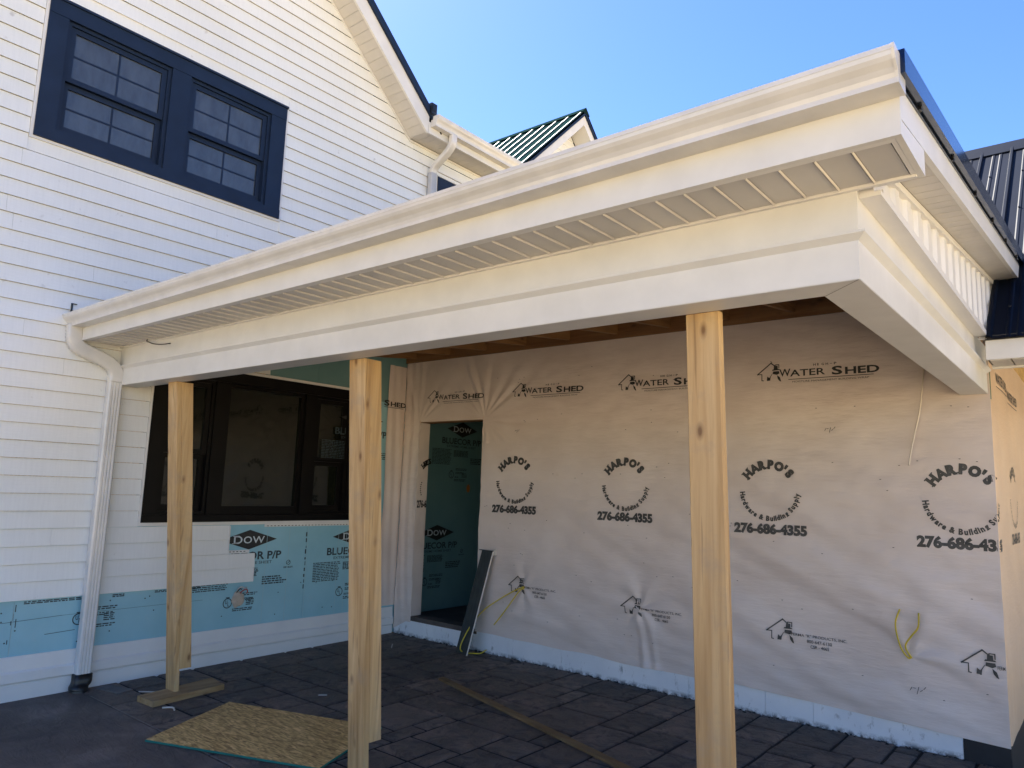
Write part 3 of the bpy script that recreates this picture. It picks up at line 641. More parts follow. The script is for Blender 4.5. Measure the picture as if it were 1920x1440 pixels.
for sgn in (-1, 1):
    def dq(x0, x1, lo, hi, d0, d1, name, mat):
        ya, yb = AY + sgn * d0, AY + sgn * d1; za, zb_ = AZ - d0 * DS, AZ - d1 * DS
        MB().hexa([(x0, ya, za + lo), (x1, ya, za + lo), (x1, yb, zb_ + lo), (x0, yb, zb_ + lo), (x0, ya, za + hi), (x1, ya, za + hi), (x1, yb, zb_ + hi), (x0, yb, zb_ + hi)]).build(name, mat, dm)
    dq(OX - .02, OX + .004, -.23, -.075, 0, 1.6, 'rake_fascia', 'alum')
    dq(.004, OX - .021, -.225, -.20, .005, 1.6, 'soffit_panel', 'vinyl')
    dq(OX - .02, OX + .03, -.075, .004, 0, 1.62, 'rake_trim', 'navy')
    rf = MB(); ya, yb = AY, AY + sgn * 1.62; zb_ = AZ - 1.62 * DS
    rf.hexa([(-4.5, ya, AZ - .03), (OX + .03, ya, AZ - .03), (OX + .03, yb, zb_ - .03), (-4.5, yb, zb_ - .03), (-4.5, ya, AZ + .006), (OX + .03, ya, AZ + .006), (OX + .03, yb, zb_ + .006), (-4.5, yb, zb_ + .006)])
    x = OX + .02
    rbm = MB()
    while x > -4.4:
        rbm.hexa([(x - .035, ya, AZ + .0065), (x + .0, ya, AZ + .0065), (x + .0, yb, zb_ + .0065), (x - .035, yb, zb_ + .0065), (x - .026, ya, AZ + .03), (x - .009, ya, AZ + .03), (x - .009, yb, zb_ + .03), (x - .026, yb, zb_ + .03)]); x -= .229
    rf.build('dormer_roof', 'greenmetal', dm); tag(rbm.build('dormer_roof_ribs', 'ribmetal', dm), kind='stuff')
m = MB(); m.sweep([(OX + .035, AY - .10, AZ - .06), (OX + .035, AY + .10, AZ - .06), (OX + .035, AY, AZ + .042)], [(-4.5, AY - .10, AZ - .06), (-4.5, AY + .10, AZ - .06), (-4.5, AY, AZ + .042)]); m.build('ridge_cap', 'greenmetal', dm)

# ================================================================== SIDE ADDITION (wall plane Y = 0)
WC = 5.557
add = thing('side_addition', (2.8, 1.5, 0), 'house addition covered in printed building wrap under a navy ribbed metal roof', 'building')
DX0, DX1, DZ0, DZ1 = .272, 1.192, .205, 2.265
# framing / sheathing with door hole
for a, b in (((.0, .012, .0), (DX0 - .004, .135, 3.3)), ((DX1 + .004, .012, 0), (WC - .012, .135, 3.3)), ((DX0 - .004, .012, DZ1 + .004), (DX1 + .004, .135, 3.3)), ((DX0 - .004, .012, -.1), (DX1 + .004, .135, DZ0 - .04))): bx('wall', a, b, 'osb', add)
bx('wall', (WC - .13, .1351, -.1), (WC - .012, 5.2, 2.9), 'osb', add)
nv = noise.noise
def wrinkle(x, z):
    """how far the wrap stands off its wall at (x, z), metres"""
    d = .0045 * nv(Vector((x * 1.1 + z * .5, z * 3.2, 1.7))) + .0020 * nv(Vector((x * 5 + z * 2, z * 11, 4.1))) + .0015 * nv(Vector((x * 9 - z * 6, z * 9 + x * 4, 7.1)))
    # long slack sags in the lower half
    lowf = max(0, min(1, (1.55 - z) / 1.2))
    d += lowf * .0105 * nv(Vector((x * .55, z * 4.6 + x * .25, 9.3)))
    d += lowf * .0085 * max(0, nv(Vector((x * 1.3 - z * .9, (z + x * .18) * 7.5, 2.2))))
    # diagonal drags, right half, falling to the right
    rt = max(0, min(1, (x - 1.6) / 2.5)) * max(0, min(1, (2.1 - z) / .8))
    d += rt * .015 * nv(Vector(((x + z * 1.9) * 3.0, (x * .5 - z * .25) * .9, 6.6)))
    # tension folds fanning from both door corners
    for cx, cz, a in ((DX1 + .02, DZ1, .0062), (DX0 - .02, DZ1 - .02, .0052)):
        dx, dz = x - cx, z - cz; rr_ = math.hypot(dx, dz) + .02; th = math.atan2(dz, dx)
        w = math.exp(-((rr_ - .35) / .42) ** 2) * (1 if dz > -.25 else .3)
        d += a * w * math.sin(th * 17 + 3 * nv(Vector((th * 2, rr_ * 1.5, 3)))) * max(0, nv(Vector((th * 4, rr_ * .8, 8))) + .45)
    # vertical slack by the left corner
    lf = math.exp(-((x - .08) / .22) ** 2); d += lf * .0035 * math.sin(x * 55 + 2.0 * math.sin(z * 1.6) + z * 2.5)
    # puckers round the cable holes and a hanging fold under the second one
    for cx, cz, a in ((5.03, .57, .0075), (1.79, .66, .0045), (3.03, .63, .0065)):
        dx, dz = x - cx, z - cz; rr_ = math.hypot(dx, dz) + .015; th = math.atan2(dz, dx)
        d += a * math.exp(-rr_ / .30) * math.sin(th * 6 + 1.3) * min(1, rr_ / .05)
    fx = x - 3.00 - (0.63 - z) * .16
    if z < .63: d += .011 * math.exp(-(fx / .03) ** 2) * min(1, (.63 - z) / .1) + .006 * math.exp(-((fx - .10) / .025) ** 2) * min(1, (.63 - z) / .2)
    # ripple into the right corner
    cr = max(0, (x - 5.05) / .5); d += cr * .0055 * nv(Vector((x * 2 + z * 7.5, z * 2.0, 5.5)))
    return -max(-.006, d * 1.9) - .010
zbot = lambda x: (.197 - .010 * x + .012 * nv(Vector((x * 2.2, 0, 1)))) if x < 3.55 else (.182 - .036 * (x - 3.85) + .006 * nv(Vector((x * 2.5, 0, 3))))
wv, wf, wi = [], [], {}
def patch(x0, x1, n, zlo, zhi, m):
    for i in range(n):
        for j in range(m):
            q = []
            for (a, b) in ((i, j), (i + 1, j), (i + 1, j + 1), (i, j + 1)):
                x = x0 + (x1 - x0) * a / n; zl = zlo(x); z = zl + (zhi - zl) * b / m
                key = (round(x, 4), round(z, 4))
                if key not in wi:
                    wi[key] = len(wv); hem = max(0, 1 - (z - zbot(x)) / .05) * .006 if zlo is zbot else 0
                    edge = min(1, max(0, (x - .0) / .05)) if x < .05 else 1
                    wv.append((x, wrinkle(x, z) - hem, z))
                q.append(wi[key])
            wf.append(tuple(q))
patch(.012, DX0, 14, lambda x: .03 + .1 * min(1, x / .2) + .01, 2.99, 150)
patch(DX0, DX1, 80, lambda x: DZ1, 2.99, 70)
patch(DX1, 2.2, 70, zbot, 2.99, 190)
patch(2.2, WC, 180, zbot, 2.99, 190)
mb = MB(); mb.v = wv; mb.f = wf; mb.m = [0] * len(wf); wrap = mb.build('house_wrap', 'wrap', add, smooth=True, recalc=False)
# returns of the same wrap: door reveal, lap on the house wall, corner and side wall
def sheet(fn, n, m, name, mat='wrap'):
    v = [fn(i / n, j / m) for i in range(n + 1) for j in range(m + 1)]; f = [(i * (m + 1) + j, (i + 1) * (m + 1) + j, (i + 1) * (m + 1) + j + 1, i * (m + 1) + j + 1) for i in range(n) for j in range(m)]
    b = MB(); b.v = v; b.f = f; b.m = [0] * len(f); return b.build(name, mat, add, smooth=True, recalc=False)
rev = sheet(lambda s_, t: (DX0 + .004 * nv(Vector((s_ * 3, t * 14, 2))), wrinkle(DX0, .2 + t * 2.06) + s_ * (.14 - wrinkle(DX0, .2 + t * 2.06)), .2 + t * 2.06), 8, 90, 'reveal_wrap')
lap = sheet(lambda s_, t: (.004 + .010 * abs(nv(Vector((s_ * 2 + t * 1.2, t * 3, 5)))) * (1 if s_ < .98 else .3) + .004 * math.sin(s_ * 14 + t * 6) * (s_ < .95), -.255 + .05 * (1 - t) * nv(Vector((0, t * 3, 2))) + s_ * (.262 - .05 * (1 - t) * nv(Vector((0, t * 3, 2))) - .012), .29 + t * 2.6), 20, 110, 'corner_lap_wrap')
def sidew(y, z): return WC + .004 + .006 * nv(Vector((y * 3 + z * 1.6, z * 1.6, 3.3))) + .005 * max(0, 1 - abs(z - .35) / .4) * nv(Vector((y * 9, z * 4, 7)))
side = sheet(lambda s_, t: (WC, wrinkle(WC, .135 + t * 2.55), .135 + t * 2.55) if s_ == 0 else (sidew(-.012 + s_ * 4.6, .135 + t * 2.55), -.012 + s_ * 4.6, .135 + t * 2.55), 150, 90, 'side_wrap', 'wrap_bounce')
bx('reveal_head', (DX0, .0, DZ1 - .006), (DX1, .14, DZ1 + .003), 'rafter', add)
bx('threshold', (DX0 - .0, -.008, DZ0 - .05), (DX1 + .02, .16, DZ0 - .004), 'floorin', add)
bx('corner_strip', (WC - .014, -.004, 2.25), (WC + .0035, .012, 2.46), 'zip', add)
# ---- print on the wrap
onw = lambda lift=.0065: (lambda u, v: (u, wrinkle(u, v) - lift, v))
def house_icon(p, u, v, s=1.0):
    L = lambda pts, w: p.line([(u + a * s, v + b * s) for a, b in pts], w * s)
    L([(.0, .052), (.105, .135), (.140, .108)], .008); L([(.138, .112), (.138, .120), (.166, .120), (.166, .094)], .006)
    L([(.0, .052), (.034, .052), (.034, .004), (.046, .002)], .006)
    P = lambda pts: p.poly([(u + a * s, v + b * s) for a, b in pts])
    P([(.126, .084), (.158, .084), (.156, .112), (.128, .112)]); P([(.112, .076), (.172, .078), (.166, .086), (.118, .086)])
    P([(.118, .050), (.150, .042), (.170, .052), (.166, .070), (.120, .070)]); P([(.118, .056), (.112, .052), (.092, .022), (.098, .020)])
    P([(.072, .0), (.098, .0), (.102, .030), (.090, .022), (.076, .034)]); P([(.150, .040), (.172, .022), (.182, -.012), (.170, -.008), (.156, .010)])
def watershed(u, v, w, fn, parent, full=True, part=None):
    k = w / .87
    if part is None:
        a = Print(fn); house_icon(a, u, v, k)
        t = a; t.text('W', u + .168 * k, v + .026 * k, u + .252 * k, v + .083 * k, .015); t.text('ATER', u + .248 * k, v + .022 * k, u + .502 * k, v + .072 * k, .015)
    else: t = Print(fn)
    t.text('S', u + .548 * k, v + .014 * k, u + .622 * k, v + .078 * k, .03); t.text('HED', u + .640 * k, v + .013 * k, u + .868 * k, v + .066 * k, .028)
    t.rect(u + (.235 if part is None else .55) * k, v - .002 * k, u + .83 * k, v + .003 * k, 8)
    if part is None:
        for i, ch in enumerate('HIGH-P'): t.text(ch, u + (.42 + i * .029) * k, v + (.091 if ch != '-' else .099) * k, u + (.438 + i * .029 - (.010 if ch == 'I' else 0)) * k, v + (.108 if ch != '-' else .102) * k, .02)
        t.text('MOISTURE MANAGEMENT BUILDING WRAP', u + .265 * k, v - .026 * k, u + .80 * k, v - .013 * k, .0)
    t.build('printed_logo', 'ink', parent)
for (u, w, v) in ((.379, .82, 2.475), (1.572, .845, 2.475), (2.785, .86, 2.468), (4.041, .87, 2.464)): watershed(u, v, w, onw(), wrap)
fl_ = lambda u, v: (.018, u, v)
watershed(-.87, 2.415, .87, fl_, lap, part=1)
def harpos(u, vc, fn, parent, ph, clip=None):
    a = Print(fn)
    a.arc("HARPO'S", u, vc - .012, .183, 149, 34, .062, .085, True, True, .95, 1.0)
    a.arc('Hardware & Building Supply', u, vc, .228, 183, 357, .038, .055, False, False, .86, .97)
    a.build('printed_logo', 'greyink', parent)
    b = Print(fn); b.text('276-686-4355', u - .272, ph - .041, u + .272, ph + .041, .06); b.build('printed_lettering', 'greyink', parent)
for (u, vc, ph) in ((1.633, 1.655, 1.377), (2.864, 1.640, 1.367), (4.117, 1.622, 1.340)): harpos(u, vc, onw(), wrap, ph)
def corner_fn(u, v):                                   # the last mark runs over the corner on to the side wall
    return (u, wrinkle(u, v) - .0022, v) if u <= WC else (sidew((u - WC), v) + .0024, u - WC, v)
harpos(5.370, 1.600, corner_fn, wrap, 1.322)
rev_fn = lambda u, v: (DX0 + .0065, u, v)
a = Print(rev_fn); a.arc("HARPO'S", .205, 1.645, .175, 136, 100, .06, .03, True, True)
a.text('276-6', -.005, 1.335, .135, 1.42, .036)
for k in range(7): a.rect(.028 + .004 * (k - 3) ** 2 * .4, 1.47 + k * .022, .043 + .004 * (k - 3) ** 2 * .4, 1.482 + k * .022)
a.build('printed_lettering', 'ink', rev)
# faint prints on the side wall seen almost edge-on
a = Print(lambda u, v: (sidew(u, v) + .0024, u, v))
for (uu, vv) in ((.30, 2.40), (.95, 2.36)): a.text('WATER SHED', uu, vv, uu + .62, vv + .07, .02); a.rect(uu, vv - .03, uu + .6, vv - .024, 6)
a.arc("HARPO'S", .95, 1.62, .175, 136, 44, .062, .03, True, True); a.arc('Hardware & Building Supply', .95, 1.64, .228, 186, 354, .034, .012, False)
a.text('276-686-4355', .68, 1.30, 1.22, 1.38, .036); a.build('printed_lettering', 'greyink', side)
for (u, v) in ((1.605, .600), (2.846, .560), (4.085, .540), (5.322, .520)):
    a = Print(onw()); house_icon(a, u, v + .012, 1.08)
    if u < 5: 
        for i, (s_, x0, x1) in enumerate((('PERMA "R" PRODUCTS, INC.', .175, .555), ('800-647-6130', .285, .455), ('CSR - 4665', .31, .435))): a.text(s_, u + x0, v + .052 - i * .034, u + x1, v + .074 - i * .034, .004)
    else: a.text('PERM', u + .19, v + .052, u + .23, v + .074, .004)
    a.build('printed_logo', 'greyink', wrap)
hw = Print(onw())
for (u, v, sc) in ((5.02, .36, 1), (4.53, 2.07, .8), (1.62, 2.13, .6)):
    for i in range(5): hw.line([(u + i * .02 * sc, v + .02 * math.sin(i * 2.1) * sc), (u + (i * .02 + .012) * sc, v + (.02 + .02 * math.sin(i * 3.3)) * sc)], .0035)
tag(hw.build('pencil_scribble', 'greyink', wrap), kind='stuff')
sp_ = Print(onw()); rq = random.Random(14)
for i in range(90):
    u, v = rq.uniform(1.25, 5.5), rq.choice((.45, .9, 1.3, 1.75, 2.2, 2.6)) + rq.uniform(-.12, .12); sp_.rect(u, v, u + .011, v + .004)
tag(sp_.build('staples', 'ink', wrap), kind='stuff')

# ---- foundation foam below the wrap
fx = [0.012, .62, 1.03, 1.62, 2.23, 2.84, 3.45, 4.06, 4.40, 5.306]
for a, b in zip(fx, fx[1:]):
    top = .21 if b < 1.3 else .20 - .012 * a
    MB().box((a + .0012, -.003, -.06), (b - .0012, .0119, .20 if b < 1.3 else .26)).build('foundation_panel', 'fdn', add)
bx('foundation_wall', (5.307, -.006, -.12), (WC, .0118, .14), 'tar', add); bx('foundation_wall', (WC - .02, .0119, -.14), (WC + .001, 4.6, .16), 'tar', add)
rm = random.Random(8); mud = MB()
for i in range(150):
    x = rm.uniform(.05, 5.5); s_ = rm.uniform(.006, .020) * (1.5 if x < 1.9 and x > 1.2 else 1); y = -.012 - rm.random() ** 2 * (.10 if 1.2 < x < 2.0 else .04); zc = gz(y)
    n = 5; ring = [(x + math.cos(t) * s_ * rm.uniform(.6, 1.3), y + math.sin(t) * s_ * .7, zc - .002) for t in (2 * math.pi * q / n for q in range(n))]
    ring2 = [(x + (p_[0] - x) * .5, y + (p_[1] - y) * .5, zc + s_ * rm.uniform(.15, .5)) for p_ in ring]; mud.rings([ring, ring2])
tag(mud.build('mortar_crumbs', 'mud'), 'dark crumbs of mortar along the foot of the wrapped wall', 'rubble', kind='stuff')

# ---- hallway behind the door
bx('interior_floor', (.001, .161, .06), (5.4, 5.2, .168), 'floorin', add)
bx('interior_ceiling', (.001, .136, 2.55), (5.4, 5.2, 2.62), 'darkwall', add)
bx('interior_wall', (1.75, .14, .168), (1.86, 5.2, 2.55), 'darkwall', add); bx('interior_wall', (.001, 3.4, .168), (1.75, 3.5, 2.55), 'darkwall', add)
MB().add([(.0035 + .002 * math.cos(t), 1.10 + .028 * math.cos(t), 1.56 + .05 * math.sin(t)) for t in (k * math.pi / 6 for k in range(12))], [tuple(range(12))]).build('sealant_spot', 'orange', add, recalc=False)

# ---- addition eave, ribbed roof
EY, EZ, RSL, RIY = -.54, 2.565, .86, 2.08
bx('eave_fascia', (5.604, EY, 2.418), (9.5, EY + .02, 2.532), 'alum', add)
x = 5.62
while x < 8.2:
    bx('soffit_panel', (x, EY + .021, 2.414), (x + .100, -.285, 2.424), 'soffit', add); x += .108
bx('soffit_backing', (5.604, EY + .021, 2.4245), (9.5, -.28, 2.435), 'groove', add); bx('soffit_channel', (5.604, -.284, 2.402), (9.5, -.262, 2.428), 'vinyl', add)
bx('drip_edge', (5.604, EY - .012, 2.5325), (9.5, EY + .03, 2.560), 'black', add)
def roof_panel(x0, w, ys):
    prof = []; nr = 4
    for r_ in range(nr):
        u = x0 + r_ * w / nr; s_ = w / nr
        prof += [(u, .0), (u + .010, .019), (u + .026, .019), (u + .036, 0), (u + .036 + (s_ - .036) * .32, 0), (u + .036 + (s_ - .036) * .32 + .008, .005), (u + .036 + (s_ - .036) * .32 + .022, .005), (u + .036 + (s_ - .036) * .32 + .03, 0), (u + .036 + (s_ - .036) * .68 - .015, 0), (u + .036 + (s_ - .036) * .68 - .007, .005), (u + .036 + (s_ - .036) * .68 + .007, .005), (u + .036 + (s_ - .036) * .68 + .015, 0)]
    prof.append((x0 + w, 0))
    ca = 1 / math.hypot(1, RSL); nyv, nzv = -RSL * ca, ca
    v = []
    for (yy, ) in ((ys,), (RIY,)):
        zz = EZ + (yy - EY) * RSL
        v += [(px, yy + nyv * h_, zz + nzv * h_) for px, h_ in prof]
    n = len(prof); b = MB(); b.add(v, [(i, i + 1, n + i + 1, n + i) for i in range(n - 1)])
    o = b.build('roof_panel', 'roof', add, recalc=False); return o
for i in range(-2, 4): roof_panel(5.606 + i * .914, .9139, EY - .035 if i >= 0 else .34)
sc_ = MB()
for i in range(18):
    for yy in (-.3, .3, .9, 1.5): 
        x = 5.606 + (i - 7) * .2285 + .11;
        if x < 5.6 and yy < .4: continue
        zz = EZ + (yy - EY) * RSL; sc_.box((x - .006, yy - .012, zz + .002), (x + .006, yy - .002, zz + .012))
tag(sc_.build('roof_screws', 'black', add), kind='stuff')
m = MB(); rzt = EZ + (RIY - EY) * RSL
m.sweep([(3, RIY - .16, rzt - .12), (3, RIY, rzt + .035), (3, RIY + .16, rzt - .12), (3, RIY + .15, rzt - .13), (3, RIY, rzt + .02), (3, RIY - .15, rzt - .13)], [(9.5, RIY - .16, rzt - .12), (9.5, RIY, rzt + .035), (9.5, RIY + .16, rzt - .12), (9.5, RIY + .15, rzt - .13), (9.5, RIY, rzt + .02), (9.5, RIY - .15, rzt - .13)]); m.build('ridge_cap', 'roof', add)
MB().hexa([(.2, RIY, rzt - .05), (9.5, RIY, rzt - .05), (9.5, 2 * RIY - EY, EZ - .05), (.2, 2 * RIY - EY, EZ - .05), (.2, RIY, rzt), (9.5, RIY, rzt), (9.5, 2 * RIY - EY, EZ), (.2, 2 * RIY - EY, EZ)]).build('roof', 'roof', add)
MB().hexa([(.02, EY + .6, EZ + .6 * RSL - .10), (9.5, EY + .6, EZ + .6 * RSL - .10), (9.5, RIY, rzt - .10), (.02, RIY, rzt - .10), (.02, EY + .6, EZ + .6 * RSL - .06), (9.5, EY + .6, EZ + .6 * RSL - .06), (9.5, RIY, rzt - .06), (.02, RIY, rzt - .06)]).build('roof_deck', 'deck', add)
bx('wall', (5.56, 4.6, -.14), (9.3, 4.7, 2.9), 'siding', add)

# ================================================================== PORCH CANOPY
porch = thing('porch_roof', (2.8, -1.6, 0), 'white trimmed lean-to porch roof with gutter, resting on rough posts', 'porch roof')
BY, BZ, BX = -3.095, 2.283, 5.546
BI_Y, BI_X = -2.941, 5.392
# beam wraps (front, side): outer face, bottom, inner face
def beam_prof(d): return d
bx('beam_wrap', (.016, BY, BZ + .0025), (BX, BY + .012, 2.425), 'alum', porch); bx('beam_wrap', (BX - .012, BY + .0121, BZ + .0025), (BX, -.02, 2.425), 'alum', porch)
bx('beam_underside', (.016, BY + .001, BZ), (BX - .001, BI_Y, BZ + .002), 'alum', porch); bx('beam_underside', (BI_X, BI_Y + .0005, BZ), (BX - .001, -.02, BZ + .002), 'alum', porch)
# mitre seam on the underside
MB().add([(BX - .154, BI_Y, BZ - .0006), (BX - .150, BI_Y, BZ - .0006), (BX - .002, BY + .003, BZ - .0006), (BX - .006, BY + .003, BZ - .0006)], [(0, 1, 2, 3)]).build('underside_seam', 'groove', porch, recalc=False)
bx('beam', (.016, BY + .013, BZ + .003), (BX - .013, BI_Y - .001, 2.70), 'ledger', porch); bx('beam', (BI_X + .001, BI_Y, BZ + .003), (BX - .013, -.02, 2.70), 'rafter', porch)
bx('frieze_board', (.012, BY - .001, 2.436), (BX + .001, BY + .011, 2.592), 'alum', porch); bx('frieze_board', (BX - .011, BY + .0112, 2.436), (BX + .001, -.02, 2.592), 'alum', porch)
# projecting drip moulding between the two boards
T = .026
prof = [(0, 2.414), (T, 2.433), (T, 2.440), (0, 2.450)]
MB().sweep([(.012, BY - a, z) for a, z in prof], [(BX + a, BY - a, z) for a, z in prof]).build('drip_moulding', 'alum', porch)
MB().sweep([(BX + a, BY - a + .0004, z) for a, z in prof], [(BX + a, -.02, z) for a, z in prof]).build('drip_moulding', 'alum', porch)
# front box: fascia, soffit panels, return
FY, FX1, ZS = -3.42, 5.745, 2.592
bx('front_fascia', (.014, FY, ZS - .004), (FX1 - .0005, FY + .02, 2.705), 'alum', porch)
x = FX1 - .034; n = 0
while x - .108 > .02:
    m = MB(); m.box((x - .1005, FY + .044, ZS), (x - .004, BY - .019, ZS + .008)); m.sweep([(x - .1079, FY + .044, ZS + .006), (x - .1079, FY + .044, ZS - .004), (x - .1055, FY + .044, ZS - .0075), (x - .1015, FY + .044, ZS - .0005)], [(x - .1079, BY - .019, ZS + .006), (x - .1079, BY - .019, ZS - .004), (x - .1055, BY - .019, ZS - .0075), (x - .1015, BY - .019, ZS - .0005)])
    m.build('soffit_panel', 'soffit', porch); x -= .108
bx('soffit_backing', (.012, FY + .021, ZS + .009), (FX1 - .021, BY - .003, ZS + .02), 'groove', porch)
m = MB(); m.box((.014, FY + .0205, ZS - .0034), (FX1 - .0205, FY + .043, ZS + .002)); m.box((FX1 - .034, FY + .0431, ZS - .0034), (FX1 - .0205, BY - .0185, ZS + .002)); m.box((.014, BY - .018, ZS - .010), (FX1 - .0205, BY - .0015, ZS + .003)); m.build('soffit_channel', 'vinyl', porch)
RS = .115
rb_ = lambda y_: 2.673 + RS * (y_ + 3.10)                 # lower edge of rake fascia
MB().sweep([(FX1 - .02, y_, z_) for y_, z_ in ((FY + .0203, ZS - .004), (-3.080, ZS - .004), (-3.080, rb_(-3.08) - .0006), (FY + .0203, rb_(FY) - .0006))], [(FX1 - .0008, y_, z_) for y_, z_ in ((FY + .0203, ZS - .004), (-3.080, ZS - .004), (-3.080, rb_(-3.08) - .0006), (FY + .0203, rb_(FY) - .0006))]).build('cornice_return', 'alum', porch)
bx('cornice_return_back', (BX + .06, -3.084, ZS - .003), (FX1 - .0205, -3.074, rb_(-3.08)), 'alum', porch)
def rake(x0, x1, lo, hi, ya, yb, name, mat):
    return MB().hexa([(x0, ya, rb_(ya) + lo), (x1, ya, rb_(ya) + lo), (x1, yb, rb_(yb) + lo), (x0, yb, rb_(yb) + lo), (x0, ya, rb_(ya) + hi), (x1, ya, rb_(ya) + hi), (x1, yb, rb_(yb) + hi), (x0, yb, rb_(yb) + hi)]).build(name, mat, porch)
YE = .20
rake(FX1 - .0199, FX1, .0, .095, FY + .0006, YE, 'rake_fascia', 'alum')
rake(FX1 - .022, FX1 + .006, .0955, .103, FY - .01, YE, 'rake_drip', 'trimmetal')
rake(FX1 + .010, FX1 + .028, .106, .168, FY - .06, YE, 'rake_trim', 'trimmetal'); rake(FX1 - .03, FX1 + .0098, .1035, .112, FY - .05, YE, 'rake_trim', 'roof')
rake(FX1 - .10, FX1 + .028, .1685, .176, FY - .06, YE, 'rake_trim', 'trimmetal')
sc2 = MB()
for i in range(6):
    yy = -3.2 + i * .6; sc2.box((FX1 + .0065, yy, rb_(yy) + .094), (FX1 + .016, yy + .02, rb_(yy) + .1055))
tag(sc2.build('trim_screws', 'black', porch), kind='stuff')
rake(.0, FX1 - .10, .15, .172, FY - .06, 1.2, 'roof', 'roof'); rake(.02, FX1 - .03, .09, .1495, FY + .06, .9, 'roof_deck', 'deck')
rake(.02, FX1 - .03, .085, .0898, FY + .06, .0, 'ceiling_deck', 'deck')
for i in range(11):
    x = .15 + i * .52
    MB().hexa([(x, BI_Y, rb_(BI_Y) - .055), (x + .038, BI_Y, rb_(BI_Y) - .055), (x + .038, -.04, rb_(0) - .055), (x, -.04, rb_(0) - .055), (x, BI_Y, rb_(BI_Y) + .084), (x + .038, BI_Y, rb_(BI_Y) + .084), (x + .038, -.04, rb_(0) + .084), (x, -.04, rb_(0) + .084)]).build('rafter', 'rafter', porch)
bx('ledger_board', (.022, -.0395, 2.935), (BI_X + .02, -.02, 3.10), 'ledger', porch)
# rake soffit panels
y = -3.072
while y < .0:
    yb = y + .0965
    MB().hexa([(BX + .07, y, rb_(y) + .0), (FX1 - .0205, y, rb_(y)), (FX1 - .0205, yb, rb_(yb)), (BX + .07, yb, rb_(yb)), (BX + .07, y, rb_(y) + .008), (FX1 - .0205, y, rb_(y) + .008), (FX1 - .0205, yb, rb_(yb) + .008), (BX + .07, yb, rb_(yb) + .008)]).build('soffit_panel', 'soffit', porch); y += .10
rake(BX + .06, FX1 - .0205, .009, .02, -3.07, .03, 'soffit_backing', 'groove')
# gable infill: ribbed vertical siding above the side beam
IX = BX + .046
infill = MB().hexa([(BX + .002, -3.07, 2.579), (IX, -3.07, 2.579), (IX, -.52, 2.579), (BX + .002, -.52, 2.579), (BX + .002, -3.07, rb_(-3.07)), (IX, -3.07, rb_(-3.07)), (IX, .05, rb_(.05)), (BX + .002, .05, rb_(.05))]).build('gable_infill', 'vinyl', porch)
y = -3.04
while y < -.05:
    zl = 2.58 if y < -.53 else 2.58 + (y + .53) * .86
    zt = rb_(y) - .02
    if zt - zl > .015:
        ya, yb, yc, yd = y, y + .022, y + .085, y + .107
        MB().sweep([(IX + .0003, ya, zl), (IX + .014, yb, zl), (IX + .014, yc, zl), (IX + .0003, yd, zl)], [(IX + .0003, ya, zt), (IX + .014, yb, zt), (IX + .014, yc, zt + (yc - ya) * RS), (IX + .0003, yd, zt + (yd - ya) * RS)]).build('batten', 'vinyl', infill)
    y += .199
rake(IX + .0002, IX + .024, -.030, -.002, -3.07, .02, 'infill_trim', 'vinyl')
m = MB(); m.box((BX + .0015, -3.073, 2.562), (IX + .022, -.52, 2.578)); m.box((IX + .0155, -3.04, 2.5781), (IX + .022, -.55, 2.592)); m.build('infill_trim', 'vinyl', porch)
MB().hexa([(IX - .02, -.555, 2.54), (IX + .022, -.555, 2.54), (IX + .022, -.53, 2.54), (IX - .02, -.53, 2.54), (IX - .02, .0, 2.54 + .555 * .88), (IX + .022, .0, 2.54 + .555 * .88), (IX + .022, .025, 2.54 + .555 * .88), (IX - .02, .025, 2.54 + .555 * .88)]).build('infill_trim', 'vinyl', porch)
# gutter along the front, falling slightly to the downspout
pf = gutter_prof(.128, .092)
gzl, gzr = 2.683, 2.699
g = MB(); g.sweep([(.012, FY - .0005 - a, gzl + b) for a, b in pf], [(FX1 + .008, FY - .0005 - a, gzr + b) for a, b in pf]); pg = g.build('gutter', 'gutter', porch)
for (x0, x1, zz) in ((.006, .0119, gzl), (FX1 + .0081, FX1 + .016, gzr)):
    m = MB(); m.sweep([(x0, FY - .0005 - a * .130, zz - .001 + b * .094) for a, b in out], [(x1, FY - .0005 - a * .130, zz - .001 + b * .094) for a, b in out]); m.build('end_cap', 'gutter', pg)
bx('gutter_back_flashing', (.012, FY - .0004, 2.700), (FX1 - .02, FY + .012, rb_(FY) + .15), 'alum', porch)
bx('corner_block', (FX1 - .06, FY + .0003, 2.700), (FX1 - .0003, FY + .06, rb_(FY) + .095), 'alum', porch)
m = MB(); m.box((.014, -3.50, 2.80), (.024, -3.488, 2.872)); m.box((.014, -3.488, 2.866), (.024, -3.46, 2.872)); m.build('roof_flashing', 'black', porch)

# ================================================================== downspout of the porch
ds = thing('downspout', (.06, -3.13, gz(-3.13)), 'white ribbed downspout with double elbow running into black drain boot', 'downspout')
sx0, sx1, sy0, sy1 = .014, .088, -3.185, -3.083
mbp = MB(); c = .010
def rib_prof():
    pts = [(sx0, sy0 + c), (sx0 + c, sy0), (sx1 - c, sy0), (sx1, sy0 + c)]
    for k in range(3):
        yy = sy0 + .026 + k * .022; pts += [(sx1, yy), (sx1 - .005, yy + .004), (sx1 - .005, yy + .009), (sx1, yy + .013)]
    return pts + [(sx1, sy1 - c), (sx1 - c, sy1), (sx0 + c, sy1), (sx0, sy1 - c)]
pp = rib_prof(); mbp.sweep([(a, b, .055) for a, b in pp], [(a, b, 2.395) for a, b in pp]); mbp.build('pipe', 'gutter', ds)
cx, cy = (sx0 + sx1) / 2 + .004, (sy0 + sy1) / 2
